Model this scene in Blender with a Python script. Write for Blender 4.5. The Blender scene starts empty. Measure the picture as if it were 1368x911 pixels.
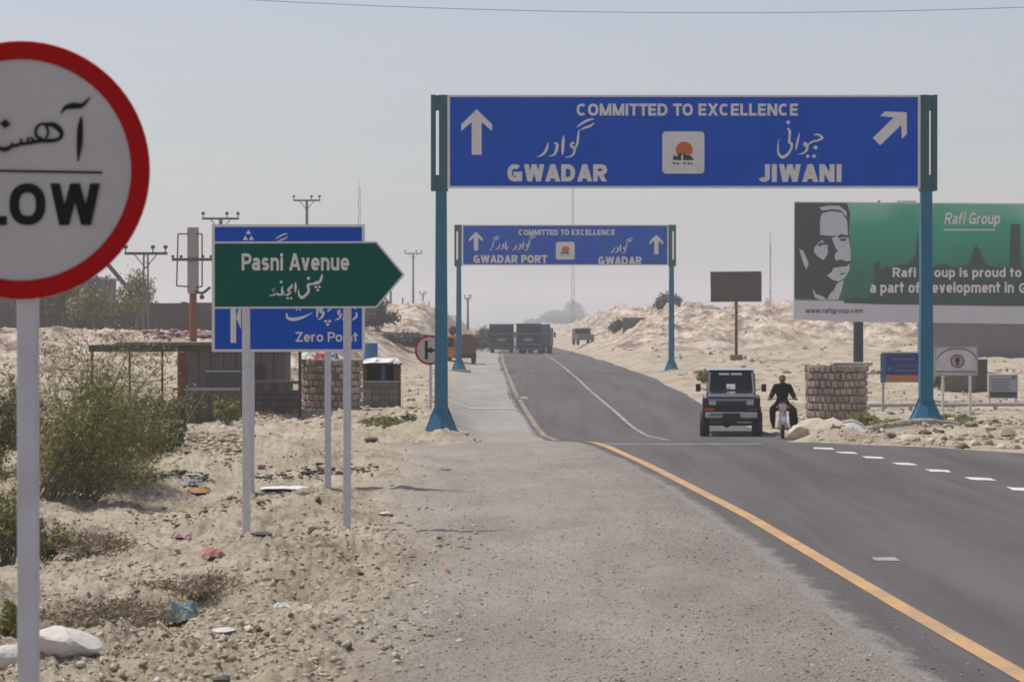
import bpy, bmesh, math, random
import numpy as np
from mathutils import Vector, Matrix, Euler

# ---------------------------------------------------------------- camera, world, sun, exposure
S = bpy.context.scene
COL = S.collection
F, CH, HZ = 3400.0, 2.44, 433.0           # focal length in photo pixels, eye height, horizon row
cam = bpy.data.cameras.new("camera"); camo = bpy.data.objects.new("camera", cam); COL.objects.link(camo)
camo.location = (0, 0, CH)
camo.rotation_euler = (math.radians(90) - math.atan(22.5 / F), 0, 0)
cam.sensor_width = 36; cam.lens = F * 36 / 1368
cam.clip_start = 0.1; cam.clip_end = 12000
cam.dof.use_dof = True; cam.dof.focus_distance = 60; cam.dof.aperture_fstop = 9
S.camera = camo

SUN_EL, SUN_AZ = math.radians(66), math.radians(-62)      # azimuth from +Y, negative = to the left
w = bpy.data.worlds.new("World"); S.world = w; w.use_nodes = True
nt = w.node_tree; nt.nodes.clear()
sky = nt.nodes.new("ShaderNodeTexSky"); sky.sky_type = 'NISHITA'; sky.sun_disc = False
sky.sun_elevation = SUN_EL; sky.sun_rotation = SUN_AZ
sky.air_density = 1.0; sky.dust_density = 1.5; sky.ozone_density = 1.5; sky.altitude = 0
hs = nt.nodes.new("ShaderNodeHueSaturation"); hs.inputs["Saturation"].default_value = 0.62; hs.inputs["Hue"].default_value = .528
bg = nt.nodes.new("ShaderNodeBackground"); bg.inputs[1].default_value = 0.098
wo = nt.nodes.new("ShaderNodeOutputWorld")
nt.links.new(sky.outputs[0], hs.inputs["Color"]); nt.links.new(hs.outputs[0], bg.inputs[0]); nt.links.new(bg.outputs[0], wo.inputs[0])
sl = bpy.data.lights.new("sun", 'SUN'); sl.energy = 3.2; sl.angle = math.radians(1.5); sl.color = (1, .95, .87)
so = bpy.data.objects.new("sun", sl); COL.objects.link(so)
sd = Vector((math.sin(SUN_AZ) * math.cos(SUN_EL), math.cos(SUN_AZ) * math.cos(SUN_EL), math.sin(SUN_EL)))
so.rotation_euler = sd.to_track_quat('Z', 'Y').to_euler(); so.location = (0, 0, 60)
S.view_settings.view_transform = 'Standard'; S.view_settings.look = 'None'
S.view_settings.exposure = 0.22; S.view_settings.gamma = 1
S.render.engine = 'CYCLES'
S.cycles.max_bounces = 6; S.cycles.volume_bounces = 1; S.cycles.diffuse_bounces = 3; S.cycles.transparent_max_bounces = 8
S.cycles.filter_width = 1.7

# ---------------------------------------------------------------- helpers
def at(px, py, Y):
    return Vector(((px - 684) * Y / F, Y, CH + (HZ - py) * Y / F))

def srgb(r, g, b):
    f = lambda c: ((c / 255) / 12.92 if c / 255 <= .04045 else ((c / 255 + .055) / 1.055) ** 2.4)
    return (f(r), f(g), f(b))

MATS = {}
def mat(name, col, rough=.8, metal=0, col2=None, scale=6, bump=0, bscale=None, lo=.35, hi=.65, spec=None, emit=None, coat=0):
    if name in MATS: return MATS[name]
    m = bpy.data.materials.new(name); m.use_nodes = True; MATS[name] = m
    n = m.node_tree; L = n.links; b = n.nodes["Principled BSDF"]
    b.inputs["Base Color"].default_value = (*col, 1); b.inputs["Roughness"].default_value = rough; b.inputs["Metallic"].default_value = metal
    if spec is not None: b.inputs["Specular IOR Level"].default_value = spec
    if coat: b.inputs["Coat Weight"].default_value = coat
    tc = n.nodes.new("ShaderNodeTexCoord")
    if col2 is not None:
        t = n.nodes.new("ShaderNodeTexNoise"); t.inputs["Scale"].default_value = scale; t.inputs["Detail"].default_value = 6; t.inputs["Roughness"].default_value = .65
        r = n.nodes.new("ShaderNodeValToRGB"); r.color_ramp.elements[0].position = lo; r.color_ramp.elements[1].position = hi
        r.color_ramp.elements[0].color = (*col, 1); r.color_ramp.elements[1].color = (*col2, 1)
        L.new(tc.outputs["Object"], t.inputs["Vector"]); L.new(t.outputs[0], r.inputs[0]); L.new(r.outputs[0], b.inputs["Base Color"])
    if bump:
        t2 = n.nodes.new("ShaderNodeTexNoise"); t2.inputs["Scale"].default_value = bscale or scale * 4; t2.inputs["Detail"].default_value = 5
        bp = n.nodes.new("ShaderNodeBump"); bp.inputs["Strength"].default_value = bump; bp.inputs["Distance"].default_value = .02
        L.new(tc.outputs["Object"], t2.inputs["Vector"]); L.new(t2.outputs[0], bp.inputs["Height"]); L.new(bp.outputs[0], b.inputs["Normal"])
    return m

class MB:
    """collects shapes, then links them as ONE mesh object"""
    def __init__(s): s.v = []; s.f = []; s.mi = []; s.cur = 0
    def add(s, vs, fs):
        o = len(s.v); s.v += [tuple(p) for p in vs]; s.f += [tuple(i + o for i in f) for f in fs]; s.mi += [s.cur] * len(fs)
    def box(s, x0, x1, y0, y1, z0, z1, t=None):
        vs = [(x0,y0,z0),(x1,y0,z0),(x1,y1,z0),(x0,y1,z0),(x0,y0,z1),(x1,y0,z1),(x1,y1,z1),(x0,y1,z1)]
        if t is not None: vs = [t @ Vector(p) for p in vs]
        s.add(vs, [(0,3,2,1),(4,5,6,7),(0,1,5,4),(1,2,6,5),(2,3,7,6),(3,0,4,7)]); return s
    def hexa(s, lo, hi):
        """lo, hi: 4 points each, ccw from above"""
        s.add(list(lo) + list(hi), [(0,3,2,1),(4,5,6,7),(0,1,5,4),(1,2,6,5),(2,3,7,6),(3,0,4,7)]); return s
    def tube(s, p0, p1, r0, r1=None, n=8, cap=True):
        r1 = r0 if r1 is None else r1; p0 = Vector(p0); p1 = Vector(p1); d = (p1 - p0).normalized()
        a = d.orthogonal().normalized(); b = d.cross(a)
        vs = [];
        for p, r in ((p0, r0), (p1, r1)):
            for i in range(n):
                t = 2 * math.pi * i / n; vs.append(p + a * (r * math.cos(t)) + b * (r * math.sin(t)))
        fs = [(i, (i + 1) % n, n + (i + 1) % n, n + i) for i in range(n)]
        if cap: fs += [tuple(range(n - 1, -1, -1)), tuple(range(n, 2 * n))]
        s.add(vs, fs); return s
    def path(s, pts, r, n=6):
        for a, b in zip(pts[:-1], pts[1:]): s.tube(a, b, r, r, n)
        return s
    def torus(s, c, R, r, axis='x', n=28, k=8, sq=1.0):
        c = Vector(c); vs = []; fs = []
        for i in range(n):
            t = 2 * math.pi * i / n
            for j in range(k):
                u = 2 * math.pi * j / k; rr = R + r * math.cos(u); h = r * sq * math.sin(u)
                if axis == 'x': p = (h, rr * math.cos(t), rr * math.sin(t))
                elif axis == 'y': p = (rr * math.cos(t), h, rr * math.sin(t))
                else: p = (rr * math.cos(t), rr * math.sin(t), h)
                vs.append(c + Vector(p))
        for i in range(n):
            for j in range(k):
                a = i * k + j; b = i * k + (j + 1) % k; c2 = ((i + 1) % n) * k + (j + 1) % k; d = ((i + 1) % n) * k + j
                fs.append((a, b, c2, d))
        s.add(vs, fs); return s
    def prism(s, pts, y0, y1):
        """outline in x,z extruded from y0 (front) to y1 (back); pts any winding"""
        n = len(pts)
        vs = [(x, y0, z) for x, z in pts] + [(x, y1, z) for x, z in pts]
        s.add(vs, [tuple(range(n)), tuple(range(2 * n - 1, n - 1, -1))] + [(i, i + n, (i + 1) % n + n, (i + 1) % n) for i in range(n)]); return s
    def prism_x(s, pts, x0, x1):
        n = len(pts)
        vs = [(x0, y, z) for y, z in pts] + [(x1, y, z) for y, z in pts]
        s.add(vs, [tuple(range(n)), tuple(range(2 * n - 1, n - 1, -1))] + [(i, i + n, (i + 1) % n + n, (i + 1) % n) for i in range(n)]); return s
    def ball(s, c, r, n=10, m=6, sc=(1, 1, 1)):
        c = Vector(c); vs = []; fs = []
        for i in range(m + 1):
            th = math.pi * i / m
            for j in range(n):
                ph = 2 * math.pi * j / n
                vs.append(c + Vector((r * sc[0] * math.sin(th) * math.cos(ph), r * sc[1] * math.sin(th) * math.sin(ph), r * sc[2] * math.cos(th))))
        for i in range(m):
            for j in range(n): fs.append((i * n + j, (i + 1) * n + j, (i + 1) * n + (j + 1) % n, i * n + (j + 1) % n))
        s.add(vs, fs); return s
    def build(s, name, m, parent=None, loc=(0, 0, 0), rot=None, smooth=False, bevel=0, kind=None):
        me = bpy.data.meshes.new(name); me.from_pydata(s.v, [], s.f)
        ms = m if isinstance(m, (list, tuple)) else [m]
        for x in ms: me.materials.append(x)
        if len(ms) > 1: me.polygons.foreach_set("material_index", s.mi)
        bm = bmesh.new(); bm.from_mesh(me); bmesh.ops.recalc_face_normals(bm, faces=bm.faces)
        if bevel:
            bmesh.ops.bevel(bm, geom=[e for e in bm.edges if len(e.link_faces) == 2 and e.calc_face_angle(0) > .6], offset=bevel, segments=2, affect='EDGES', profile=.6)
        bm.to_mesh(me); bm.free()
        if smooth: me.polygons.foreach_set("use_smooth", [True] * len(me.polygons))
        o = bpy.data.objects.new(name, me); COL.objects.link(o); o.location = loc
        if rot: o.rotation_euler = rot
        if parent: o.parent = parent
        if kind: o["kind"] = kind
        return o

def tag(o, label=None, cat=None, group=None, kind=None):
    if label: o["label"] = label
    if cat: o["category"] = cat
    if group: o["group"] = group
    if kind: o["kind"] = kind
    return o

def thing(name, label, cat, loc=(0, 0, 0), rz=0, group=None):
    o = bpy.data.objects.new(name, None); COL.objects.link(o); o.location = loc; o.rotation_euler = (0, 0, rz); o.empty_display_size = .2
    return tag(o, label, cat, group)

def copy_tree(o, parent=None):
    c = o.copy(); COL.objects.link(c); c.parent = parent
    for ch in [x for x in bpy.data.objects if x.parent == o]: copy_tree(ch, c)
    return c

# ---------------------------------------------------------------- lettering: a plain bold sans drawn from centre lines
def _ell(cx, cy, rx, ry, a0, a1, n=12):
    """arc as a rounded box; degrees, counterclockwise when a1 > a0"""
    out = []
    for i in range(n + 1):
        a = math.radians(a0 + (a1 - a0) * i / n); c, s = math.cos(a), math.sin(a); e = .86
        out.append((cx + rx * math.copysign(abs(c) ** e, c), cy + ry * math.copysign(abs(s) ** e, s)))
    return out
def glyph(ch, h):
    """width, strokes (centre lines, stem half-width h) and diagonals (x0, y0, x1, y1) cut level; capital height 1"""
    up = ch.isupper(); H = 1.0 if up or ch in "bdfl" else .75; L = []; D = []; W = dict(C=.80,O=.82,M=.92,I=2*h,T=.70,E=.64,D=.78,X=.82,L=.60,N=.78,G=.82,W=1.14,A=.86,R=.78,J=.58,P=.72,S=.72,Z=.70,
        a=.60,b=.64,c=.58,d=.64,e=.62,f=.46,g=.64,i=2*h,l=2*h,m=.98,n=.62,o=.65,p=.64,r=.42,s=.55,t=.42,u=.62,v=.62,w=.92).get(ch, .6)
    if ch == ".": return 2 * h, [[(h, h * .9), (h, h * 1.1)]], []
    l, r, b, t = h, W - h, h, H - h; cx, m = W / 2, H / 2; rx, ry = (r - l) / 2, (t - b) / 2
    if ch in "Oo": L = [_ell(cx, m, rx, ry, 0, 360, 28)]
    elif ch in "Cc": L = [_ell(cx, m, rx, ry, 48, 312, 20)]
    elif ch == "G": L = [_ell(cx, m, rx, ry, 48, 318, 20), [(cx + .06, m - .06), (r, m - .06), (r, b + .02)]]
    elif ch in "Ss":
        k = (t + m) / 2; q = (m + b) / 2; L = [_ell(cx, k, rx * .95, t - k, 25, 270, 12)[:-1] + _ell(cx, q, rx, q - b, 90, -155, 12)]
    elif ch == "D": c2 = W * .42; L = [[(l, b), (l, t)], [(l, t), (c2, t)] + _ell(c2, m, r - c2, ry, 90, -90, 14) + [(l, b)]]
    elif ch == "E": L = [[(l, b), (l, t)], [(l, t), (W - h, t)], [(l, m), (W - h - .05, m)], [(l, b), (W - h, b)]]
    elif ch in "Il": L = [[(h, b), (h, t)]]
    elif ch == "L": L = [[(l, t), (l, b), (W - h, b)]]
    elif ch == "T": L = [[(h, t), (W - h, t)], [(cx, t), (cx, b)]]
    elif ch == "M": L = [[(l, b), (l, t)], [(r, b), (r, t)]]; D = [(l, H, cx, 0), (r, H, cx, 0)]
    elif ch == "N": L = [[(l, b), (l, t)], [(r, b), (r, t)]]; D = [(l, H, r, 0)]
    elif ch == "X": D = [(h * 1.2, H, W - h * 1.2, 0), (W - h * 1.2, H, h * 1.2, 0)]
    elif ch == "Z": L = [[(h, t), (W - h, t)], [(h, b), (W - h, b)]]; D = [(W - h * 1.3, H - h, h * 1.3, h)]
    elif ch == "A": L = [[(W * .28, .30), (W * .72, .30)]]; D = [(h * 1.1, 0, cx, H), (W - h * 1.1, 0, cx, H)]
    elif ch in "Vv": D = [(h * 1.1, H, cx, 0), (W - h * 1.1, H, cx, 0)]
    elif ch in "Ww": q = W * .28; D = [(h * 1.05, H, q, 0), (cx, H, q, 0), (cx, H, W - q, 0), (W - h * 1.05, H, W - q, 0)]
    elif ch in "PR":
        y = m - (.02 if ch == "R" else .04); c2 = W * .5; L = [[(l, b), (l, t)], [(l, t), (c2, t)] + _ell(c2, (t + y) / 2, r - c2, (t - y) / 2, 90, -90, 12) + [(l, y)]]
        if ch == "R": D = [(cx - .02, y, W - h * 1.15, 0)]
    elif ch == "J": L = [[(r, t), (r, b + rx * .9)] + _ell(cx, b + rx * .9, rx, rx * .9, 0, -165, 10)]
    elif ch == "a": L = [_ell(cx, t - .17, rx * .92, .17, 155, 0, 10) + [(r, b)], _ell(cx - .02, b + .15, rx * .95, .15, 0, 360, 20)]
    elif ch in "bdp":
        e = _ell(cx, .375, rx, .375 - h, 0, 360, 24); sx = r if ch == "d" else l; L = [e, [(sx, -.28 + h if ch == "p" else h), (sx, .75 - h if ch == "p" else 1 - h)]]
    elif ch == "e": L = [_ell(cx, m, rx, ry, 0, 318, 20), [(l, m - .01), (r, m - .01)]]
    elif ch == "f": L = [[(W * .36, b), (W * .36, t - .16)] + _ell(W * .36 + .17, t - .16, .17, .16, 180, 88, 6) + [(W - h * .4, t)], [(h * .6, .70 - h), (W - h * 1.4, .70 - h)]]
    elif ch == "g": L = [_ell(cx, .375, rx, .375 - h, 0, 360, 24), [(r, .75 - h), (r, -.02)] + _ell(cx, -.02, rx, .26 - h, 0, -150, 10)]
    elif ch == "i": L = [[(h, b), (h, .75 - h)], [(h, 1 - h * 1.05), (h, 1 - h * .95)]]
    elif ch in "nu":
        p = [(r, b), (r, t - .20)] + _ell(cx, t - .20, rx, .20, 0, 165, 10); st = [(l, b), (l, t)]
        if ch == "u": p = [(W - x, .75 - y) for x, y in p]; st = [(r, b), (r, t)]
        L = [p, st]
    elif ch == "m":
        q = (W / 2 - l) / 2; L = [[(l, b), (l, t)], [(cx, b), (cx, t - .18)] + _ell(l + q, t - .18, q, .18, 0, 165, 8), [(r, b), (r, t - .18)] + _ell(cx + q, t - .18, q, .18, 0, 165, 8)]
    elif ch == "r": L = [[(l, b), (l, t)], _ell(W - .02, t - .24, W - .02 - l, .24, 165, 92, 6)]
    elif ch == "t": L = [[(W * .42, .98 - h), (W * .42, b + .12)] + _ell(W * .42 + .13, b + .12, .13, .12, 180, 265, 6), [(h * .6, .75 - h), (W - h, .75 - h)]]
    return W, L, D


def text_geo(s, bold=0.0):
    """points, word index, layer and faces of a line of lettering; bold .01 light to .05 heavy"""
    h = .068 + bold * 1.15; x = 0; vs, wi, ly, fs = [], [], [], []; wd = 0
    for c in s:
        if c == " ": x += .34; wd += 1; continue
        W, L, D = glyph(c, h); lay = 0
        for st in L:
            closed = math.dist(st[0], st[-1]) < 1e-4; P = list(st); n = len(P); o = len(vs)
            if not closed:
                for e, f in ((0, 1), (-1, -2)):
                    dx, dy = P[e][0] - P[f][0], P[e][1] - P[f][1]; q = math.hypot(dx, dy) or 1; k_ = h if n == 2 or e == -1 or abs(dx) < 1e-6 or abs(dy) < 1e-6 else 0
                    if n > 6 and q < .12: k_ = 0
                    P[e] = (P[e][0] + dx / q * k_, P[e][1] + dy / q * k_)
            for i in range(n):
                a = P[i - 1] if i else (P[-2] if closed else P[0]); b = P[i + 1] if i < n - 1 else (P[1] if closed else P[-1]); c0 = P[i]
                d1 = (c0[0] - a[0], c0[1] - a[1]); d2 = (b[0] - c0[0], b[1] - c0[1]); q1 = math.hypot(*d1); q2 = math.hypot(*d2)
                if q1 < 1e-9: d1, q1 = d2, q2
                if q2 < 1e-9: d2, q2 = d1, q1
                n1 = (-d1[1] / q1, d1[0] / q1); n2 = (-d2[1] / q2, d2[0] / q2); mx, my = n1[0] + n2[0], n1[1] + n2[1]; q = math.hypot(mx, my) or 1; mx, my = mx / q, my / q; k_ = min(1.5, 1 / max(.3, mx * n1[0] + my * n1[1])) * h
                vs += [(c0[0] + mx * k_ + x, c0[1] + my * k_), (c0[0] - mx * k_ + x, c0[1] - my * k_)]
            fs += [(o + 2 * i, o + 2 * i + 1, o + 2 * i + 3, o + 2 * i + 2) for i in range(n - 1)]; wi += [wd] * 2 * n; ly += [lay] * 2 * n; lay += 1
        for x0, y0, x1, y1 in D:
            t_ = h * math.hypot(x1 - x0, y1 - y0) / abs(y1 - y0); o = len(vs); vs += [(x0 - t_ + x, y0), (x0 + t_ + x, y0), (x1 + t_ + x, y1), (x1 - t_ + x, y1)]; fs.append((o, o + 1, o + 2, o + 3)); wi += [wd] * 4; ly += [lay] * 4; lay += 1
        x += W + (.105 if c not in "ATWVP" else .045)
    return vs, wi, ly, fs

class Plane:
    """a sign face at local y=0, looking to -Y; measures taken from the photograph's pixels"""
    def __init__(s, px, py, k): s.px, s.py, s.k = px, py, k      # pixel of the local origin, pixels per metre
    def p(s, x, y): return ((x - s.px) / s.k, (s.py - y) / s.k)
    def text(s, mbs, txt, x0, x1, y0, y1, bold=.02, d=-.006, skew=0):
        """mbs: one MB for the whole line, or a list with one per word"""
        vs, wi, ly, fs = text_geo(txt, bold); ax = min(v[0] for v in vs); bx = max(v[0] for v in vs); ay = min(v[1] for v in vs); by = max(v[1] for v in vs); P = []
        for (x, y), l in zip(vs, ly):
            u = (y - ay) / (by - ay); X, Z = s.p(x0 + (x1 - x0) * (x - ax) / (bx - ax) + skew * u, y1 + (y0 - y1) * u); P.append((X, d - .0008 * l, Z))
        for w_ in range(max(wi) + 1):
            idx = [i for i, q in enumerate(wi) if q == w_]; mp = {q: n_ for n_, q in enumerate(idx)}
            (mbs[w_] if isinstance(mbs, list) else mbs).add([P[i] for i in idx], [tuple(mp[q] for q in f) for f in fs if f[0] in mp])
    def words(s, parent, m, *lines, d=-.006):
        """each word of a line is a part of its own: (text, x0, x1, y0, y1, bold[, skew])"""
        for ln in lines:
            mbs = [MB() for _ in ln[0].split()]; s.text(mbs, *ln[:6], d=d, skew=ln[6] if len(ln) > 6 else 0)
            for mb in mbs: mb.build("lettering", m, parent)
    def urdu(s, parent, m, strokes, ox, oy, sc, wk=1.0, d=-.006):
        mb = MB(); s.pen(mb, strokes, ox, oy, sc, wk, d); mb.build("urdu_lettering", m, parent)
    def poly(s, mb, pts, d=-.006):
        mb.add([(s.p(*q)[0], d, s.p(*q)[1]) for q in pts], [tuple(range(len(pts)))])
    def rect(s, mb, x0, x1, y0, y1, d=-.006): s.poly(mb, [(x0, y0), (x1, y0), (x1, y1), (x0, y1)], d)
    def disc(s, mb, x, y, r, d=-.006, n=24, ry=None):
        s.poly(mb, [(x + r * math.cos(i * 2 * math.pi / n), y + (ry or r) * math.sin(i * 2 * math.pi / n)) for i in range(n)], d)
    def pen(s, mb, strokes, ox, oy, sc, wk=1.0, d=-.006):
        """calligraphic strokes: lists of (x, y, width) in enlarged-crop pixels; one point = a diamond dot"""
        for si, st in enumerate(strokes):
            dd = d - .0004 * si
            if len(st) == 1:
                x, y, r = st[0]; X = ox + x * sc; Y = oy + y * sc; r *= sc * wk
                s.poly(mb, [(X - r, Y), (X, Y - r * .9), (X + r, Y), (X, Y + r * .9)], dd); continue
            P = [st[0]] + list(st) + [st[-1]]; pts = []
            for i in range(1, len(P) - 2):
                for k in range(5):
                    t = k / 5; a, b, c, e = P[i - 1], P[i], P[i + 1], P[i + 2]
                    pts.append(tuple(.5 * ((2 * b[j]) + (-a[j] + c[j]) * t + (2 * a[j] - 5 * b[j] + 4 * c[j] - e[j]) * t * t + (-a[j] + 3 * b[j] - 3 * c[j] + e[j]) * t ** 3) for j in range(3)))
            pts.append(st[-1]); vs = []
            for i, q in enumerate(pts):
                a = pts[max(0, i - 1)]; b = pts[min(len(pts) - 1, i + 1)]
                tx, ty = b[0] - a[0], b[1] - a[1]; l = math.hypot(tx, ty) or 1; nx, ny = -ty / l, tx / l; h = max(1, q[2]) * .5 * wk
                for g in (1, -1):
                    X, Z = s.p(ox + (q[0] + nx * h * g) * sc, oy + (q[1] + ny * h * g) * sc); vs.append((X, dd, Z))
            mb.add(vs, [(2 * i, 2 * i + 1, 2 * i + 3, 2 * i + 2) for i in range(len(pts) - 1)])

# ---------------------------------------------------------------- colours of things
M_sheet = mat("sign_back_aluminium", (.42,.43,.44), .5, .3, (.34,.34,.34), 3)
M_white = mat("white_paint_dusty", (.56,.54,.53), .6, 0, (.50,.48,.47), 2.5, spec=.2)
M_wh2 = mat("whitewash", (.74,.72,.69), .8, 0, (.62,.60,.56), 2.5)
M_postw = mat("grey_painted_post", (.64,.64,.66), .6, 0, (.54,.54,.56), 5)
M_red = mat("red_reflective", (.47,.005,.007), .6, 0, (.42,.004,.006), 3, spec=.08)
M_black = mat("black_print", (.012,.014,.014), .7, spec=.15)
M_blue = mat("blue_sign_sheet", (.001,.078,.48), .6, 0, (.001,.088,.53), 1.2, spec=.06)
M_green = mat("green_sign_sheet", (.001,.098,.070), .6, 0, (.002,.106,.076), 1.5, spec=.06)
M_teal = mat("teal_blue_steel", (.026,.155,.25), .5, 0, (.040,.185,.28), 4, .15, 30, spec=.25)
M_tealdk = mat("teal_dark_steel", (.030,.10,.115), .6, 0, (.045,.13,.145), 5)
M_conc = mat("concrete", (.42,.39,.35), .9, 0, (.33,.30,.27), 4, .4, 25)
M_rust = mat("rusty_steel", (.20,.065,.03), .85, .1, (.11,.045,.025), 7, .3, 40)
M_brown = mat("dark_brown_steel", (.060,.035,.028), .8, 0, (.085,.045,.032), 4)
M_logo_o = mat("logo_orange", (.62,.13,.015), .5)
M_logo_g = mat("logo_green", (.02,.05,.02), .5)
M_grey = mat("grey_weathered_paint", (.16,.16,.16), .7, 0, (.12,.12,.115), 3)
# ---------------------------------------------------------------- terrain
rng = np.random.RandomState(7)
_tab = rng.rand(256, 256)
def vn(x, y):
    xi = np.floor(x).astype(np.int64); yi = np.floor(y).astype(np.int64); fx = x - xi; fy = y - yi
    fx = fx * fx * (3 - 2 * fx); fy = fy * fy * (3 - 2 * fy)
    a = _tab[xi & 255, yi & 255]; b = _tab[(xi + 1) & 255, yi & 255]; c = _tab[xi & 255, (yi + 1) & 255]; d = _tab[(xi + 1) & 255, (yi + 1) & 255]
    return (a + (b - a) * fx) * (1 - fy) + (c + (d - c) * fx) * fy
def fbm(x, y, o=4, g=.5):
    s = 0; a = 1; t = 0
    for i in range(o): s = s + a * (vn(x * 2 ** i + 17.3 * i, y * 2 ** i + 9.1 * i) - .5); t += a; a *= g
    return s / t * 2
def ridged(x, y, o=4):
    s = 0; a = 1; t = 0
    for i in range(o): s = s + a * (1 - np.abs(2 * vn(x * 2 ** i + 31 * i, y * 2 ** i + 5 * i) - 1)); t += a; a *= .55
    return s / t
def sm(a, b, x):
    t = np.clip((x - a) / (b - a), 0, 1); return t * t * (3 - 2 * t)
def I(Y, pts): return np.interp(Y, [p[0] for p in pts], [p[1] for p in pts])

PZ = [(-60,0),(45,0),(51,-.02),(54,-.07),(57,-.19),(60,-.32),(66,-.58),(72,-.72),(78,-.68),(85,-.52),(104,-.33),(125,-.16),(150,-.10),(240,-.22),(320,-.6),(600,-1.2),(4000,-3)]
PL = [(-60,4.2),(12,3.8),(17.6,3.54),(22,3.36),(32.3,3.0),(42.5,2.45),(53.7,1.76),(60,1.42),(72,.92),(84.7,.52),(104,.12),(135,-.28),(180,-.66),(240,-.95),(400,-1.6),(700,-2.6),(4000,-12)]
PR = [(-60,60),(12,27),(40,13.4),(48.2,9.8),(51,8.3),(52.5,7.2),(54,6.4),(58,6.5),(65,7.2),(72,7.7),(85,6.9),(125,6.8),(180,6.4),(240,6.0),(400,5.6),(700,5),(4000,-5)]
LM = [(0, .95), (20, .80), (40, .45), (60, .30)]
def road_z(Y): return I(Y, PZ)
def xl(Y): return I(Y, PL)
def xr(Y): return I(Y, PR)

def terrain(X, Y):
    X = np.asarray(X, float); Y = np.asarray(Y, float)
    rz = road_z(Y)
    # verges
    zl = I(Y, [(-60,0),(62,0),(75,-.02),(95,0),(140,0),(200,.2),(600,-.5),(4000,-3)])
    hillA = 1.95 * sm(74, 112, Y + 6 * fbm(X * .12, Y * .08, 3)) * sm(-5, -10, X)
    hillB = 3.6 * sm(140, 215, Y + 14 * fbm(X * .1 + 7, Y * .05, 3)) * sm(-2.5, -7, X + Y * .004) * (1 - .62 * sm(-13, -22, X)) * (1 - .9 * sm(330, 520, Y))
    zl = zl + np.maximum(hillA, hillB)
    zr = I(Y, [(-60,0),(50,0),(58,-.06),(66,-.35),(75,-.6),(90,-.45),(110,-.25),(135,0),(150,.25),(170,.42),(260,.5),(700,-.5),(4000,-3)])
    bl = sm(168, 232, Y + 22 * (ridged(X * .07, Y * .03, 3) - .6)) * sm(7.5, 15, X)
    far = sm(290, 380, Y + 30 * (ridged(X * .05 + 3, Y * .02, 3) - .6)) * sm(9, 16, X)
    zr = zr + 2.9 * bl * (1 - .4 * sm(330, 600, Y)) + 1.2 * far * (1 - .8 * sm(450, 900, Y))
    # erosion on the slopes
    er = ridged(X * .22, Y * .10, 5) - .62
    zr = zr + (er * 2.2 + .9 * fbm(X * .16, Y * .035, 3) + 1.5 * (ridged(X * .8, Y * .22, 4) - .6) + .8 * (ridged(X * 2.2, Y * .5 + X * .5, 3) - .6)) * np.minimum(bl * 1.5, 1) * (1 - .9 * sm(600, 900, Y)) + (.25 * er + .22 * (ridged(X * .9, Y * .4, 3) - .6)) * sm(95, 165, Y)
    zl = zl + er * (1.0 * np.clip(hillA / 1.9, 0, 1) * (1 - sm(118, 140, Y)) + 1.6 * np.clip(hillB / 3.6, 0, 1))
    wl = sm(0, 1.7, (np.minimum(xl(Y) - 1.4, 4) - np.where(Y < 52, 0, 0)) - .3 - X)
    wr = sm(.05, 2.2, X - xr(Y))
    z = rz * (1 - wl) * (1 - wr) + zl * wl + zr * wr
    # left roadside: tipped earth, hollow, mounds
    dirt = sm(xl(Y) - 3.4, xl(Y) - 5.2, X + .5 * fbm(X * .7, Y * .25, 3)) * sm(120, 80, Y) 
    dirt = np.where(Y > 52, np.maximum(dirt, wl * sm(120, 90, Y)), dirt)
    g = lambda cx, cy, sx, sy: np.exp(-((X - cx) / sx) ** 2 - ((Y - cy) / sy) ** 2)
    z = z - .32 * g(-3.3, 22.6, 1.6, 1.8) + .22 * g(-3.2, 17.8, 1.0, 1.0) - .25 * g(-5.2, 38, 1.6, 9) + .52 * g(-4.9, 44.5, 1.5, 2.4) + .25 * g(-6.6, 40.5, 1.3, 1.8) + .14 * g(-2.4, 27, .9, 2.5)
    # mound that carries the right gantry post, and the heap beside it
    z = z + .33 * g(9.6, 57.6, 1.5, 1.6) + .22 * g(12.2, 55.2, 2.2, 1.5) + .30 * g(7.0, 55.6, .75, .9)
    z = z + (1 - sm(118, 140, Y)) * np.clip(hillA / 1.9, 0, 1) * .7 * (ridged(X * .9, Y * .4, 4) - .6) + np.clip(hillB / 3.6, 0, 1) * .9 * (ridged(X * .7, Y * .2, 4) - .6)
    z = z + dirt * (.16 * fbm(X * .45, Y * .2, 3) + .10 * fbm(X * 1.3, Y * .7, 3) + .13 * fbm(X * 3.2, Y * 1.8, 4, .64) + .04 * fbm(X * 15, Y * 8, 3, .6) * sm(60, 35, Y))
    right_rough = wr * sm(30, 50, Y) * (1 - sm(120, 140, Y))
    z = z + right_rough * (.16 * fbm(X * .9, Y * .5, 4) + .05)
    z = z + .012 * fbm(X * 6, Y * 3, 3) * (1 - dirt) * sm(70, 50, Y) + wl * (1 - dirt) * .03 * fbm(X * 1.2, Y * .5, 3)
    # a bed for the asphalt
    on = sm(.05, .4, X - xl(Y) + I(Y, LM)) * sm(-.25, .05, xr(Y) - X)
    return z - .05 * on, dirt, wl, wr

def tz(x, y): return float(terrain(np.array([x]), np.array([y]))[0][0])

def ground_pt(px, py, Y0=14, Y1=400):
    """walk the sight line through a photo pixel until it meets the ground"""
    Ys = np.geomspace(Y0, Y1, 1500); X = (px - 684) * Ys / F; Z = CH + (HZ - py) * Ys / F
    d = Z - terrain(X, Ys)[0]; i = np.argmax(d < 0)
    return Vector((X[i], Ys[i], terrain(X[i:i+1], Ys[i:i+1])[0][0]))

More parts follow.
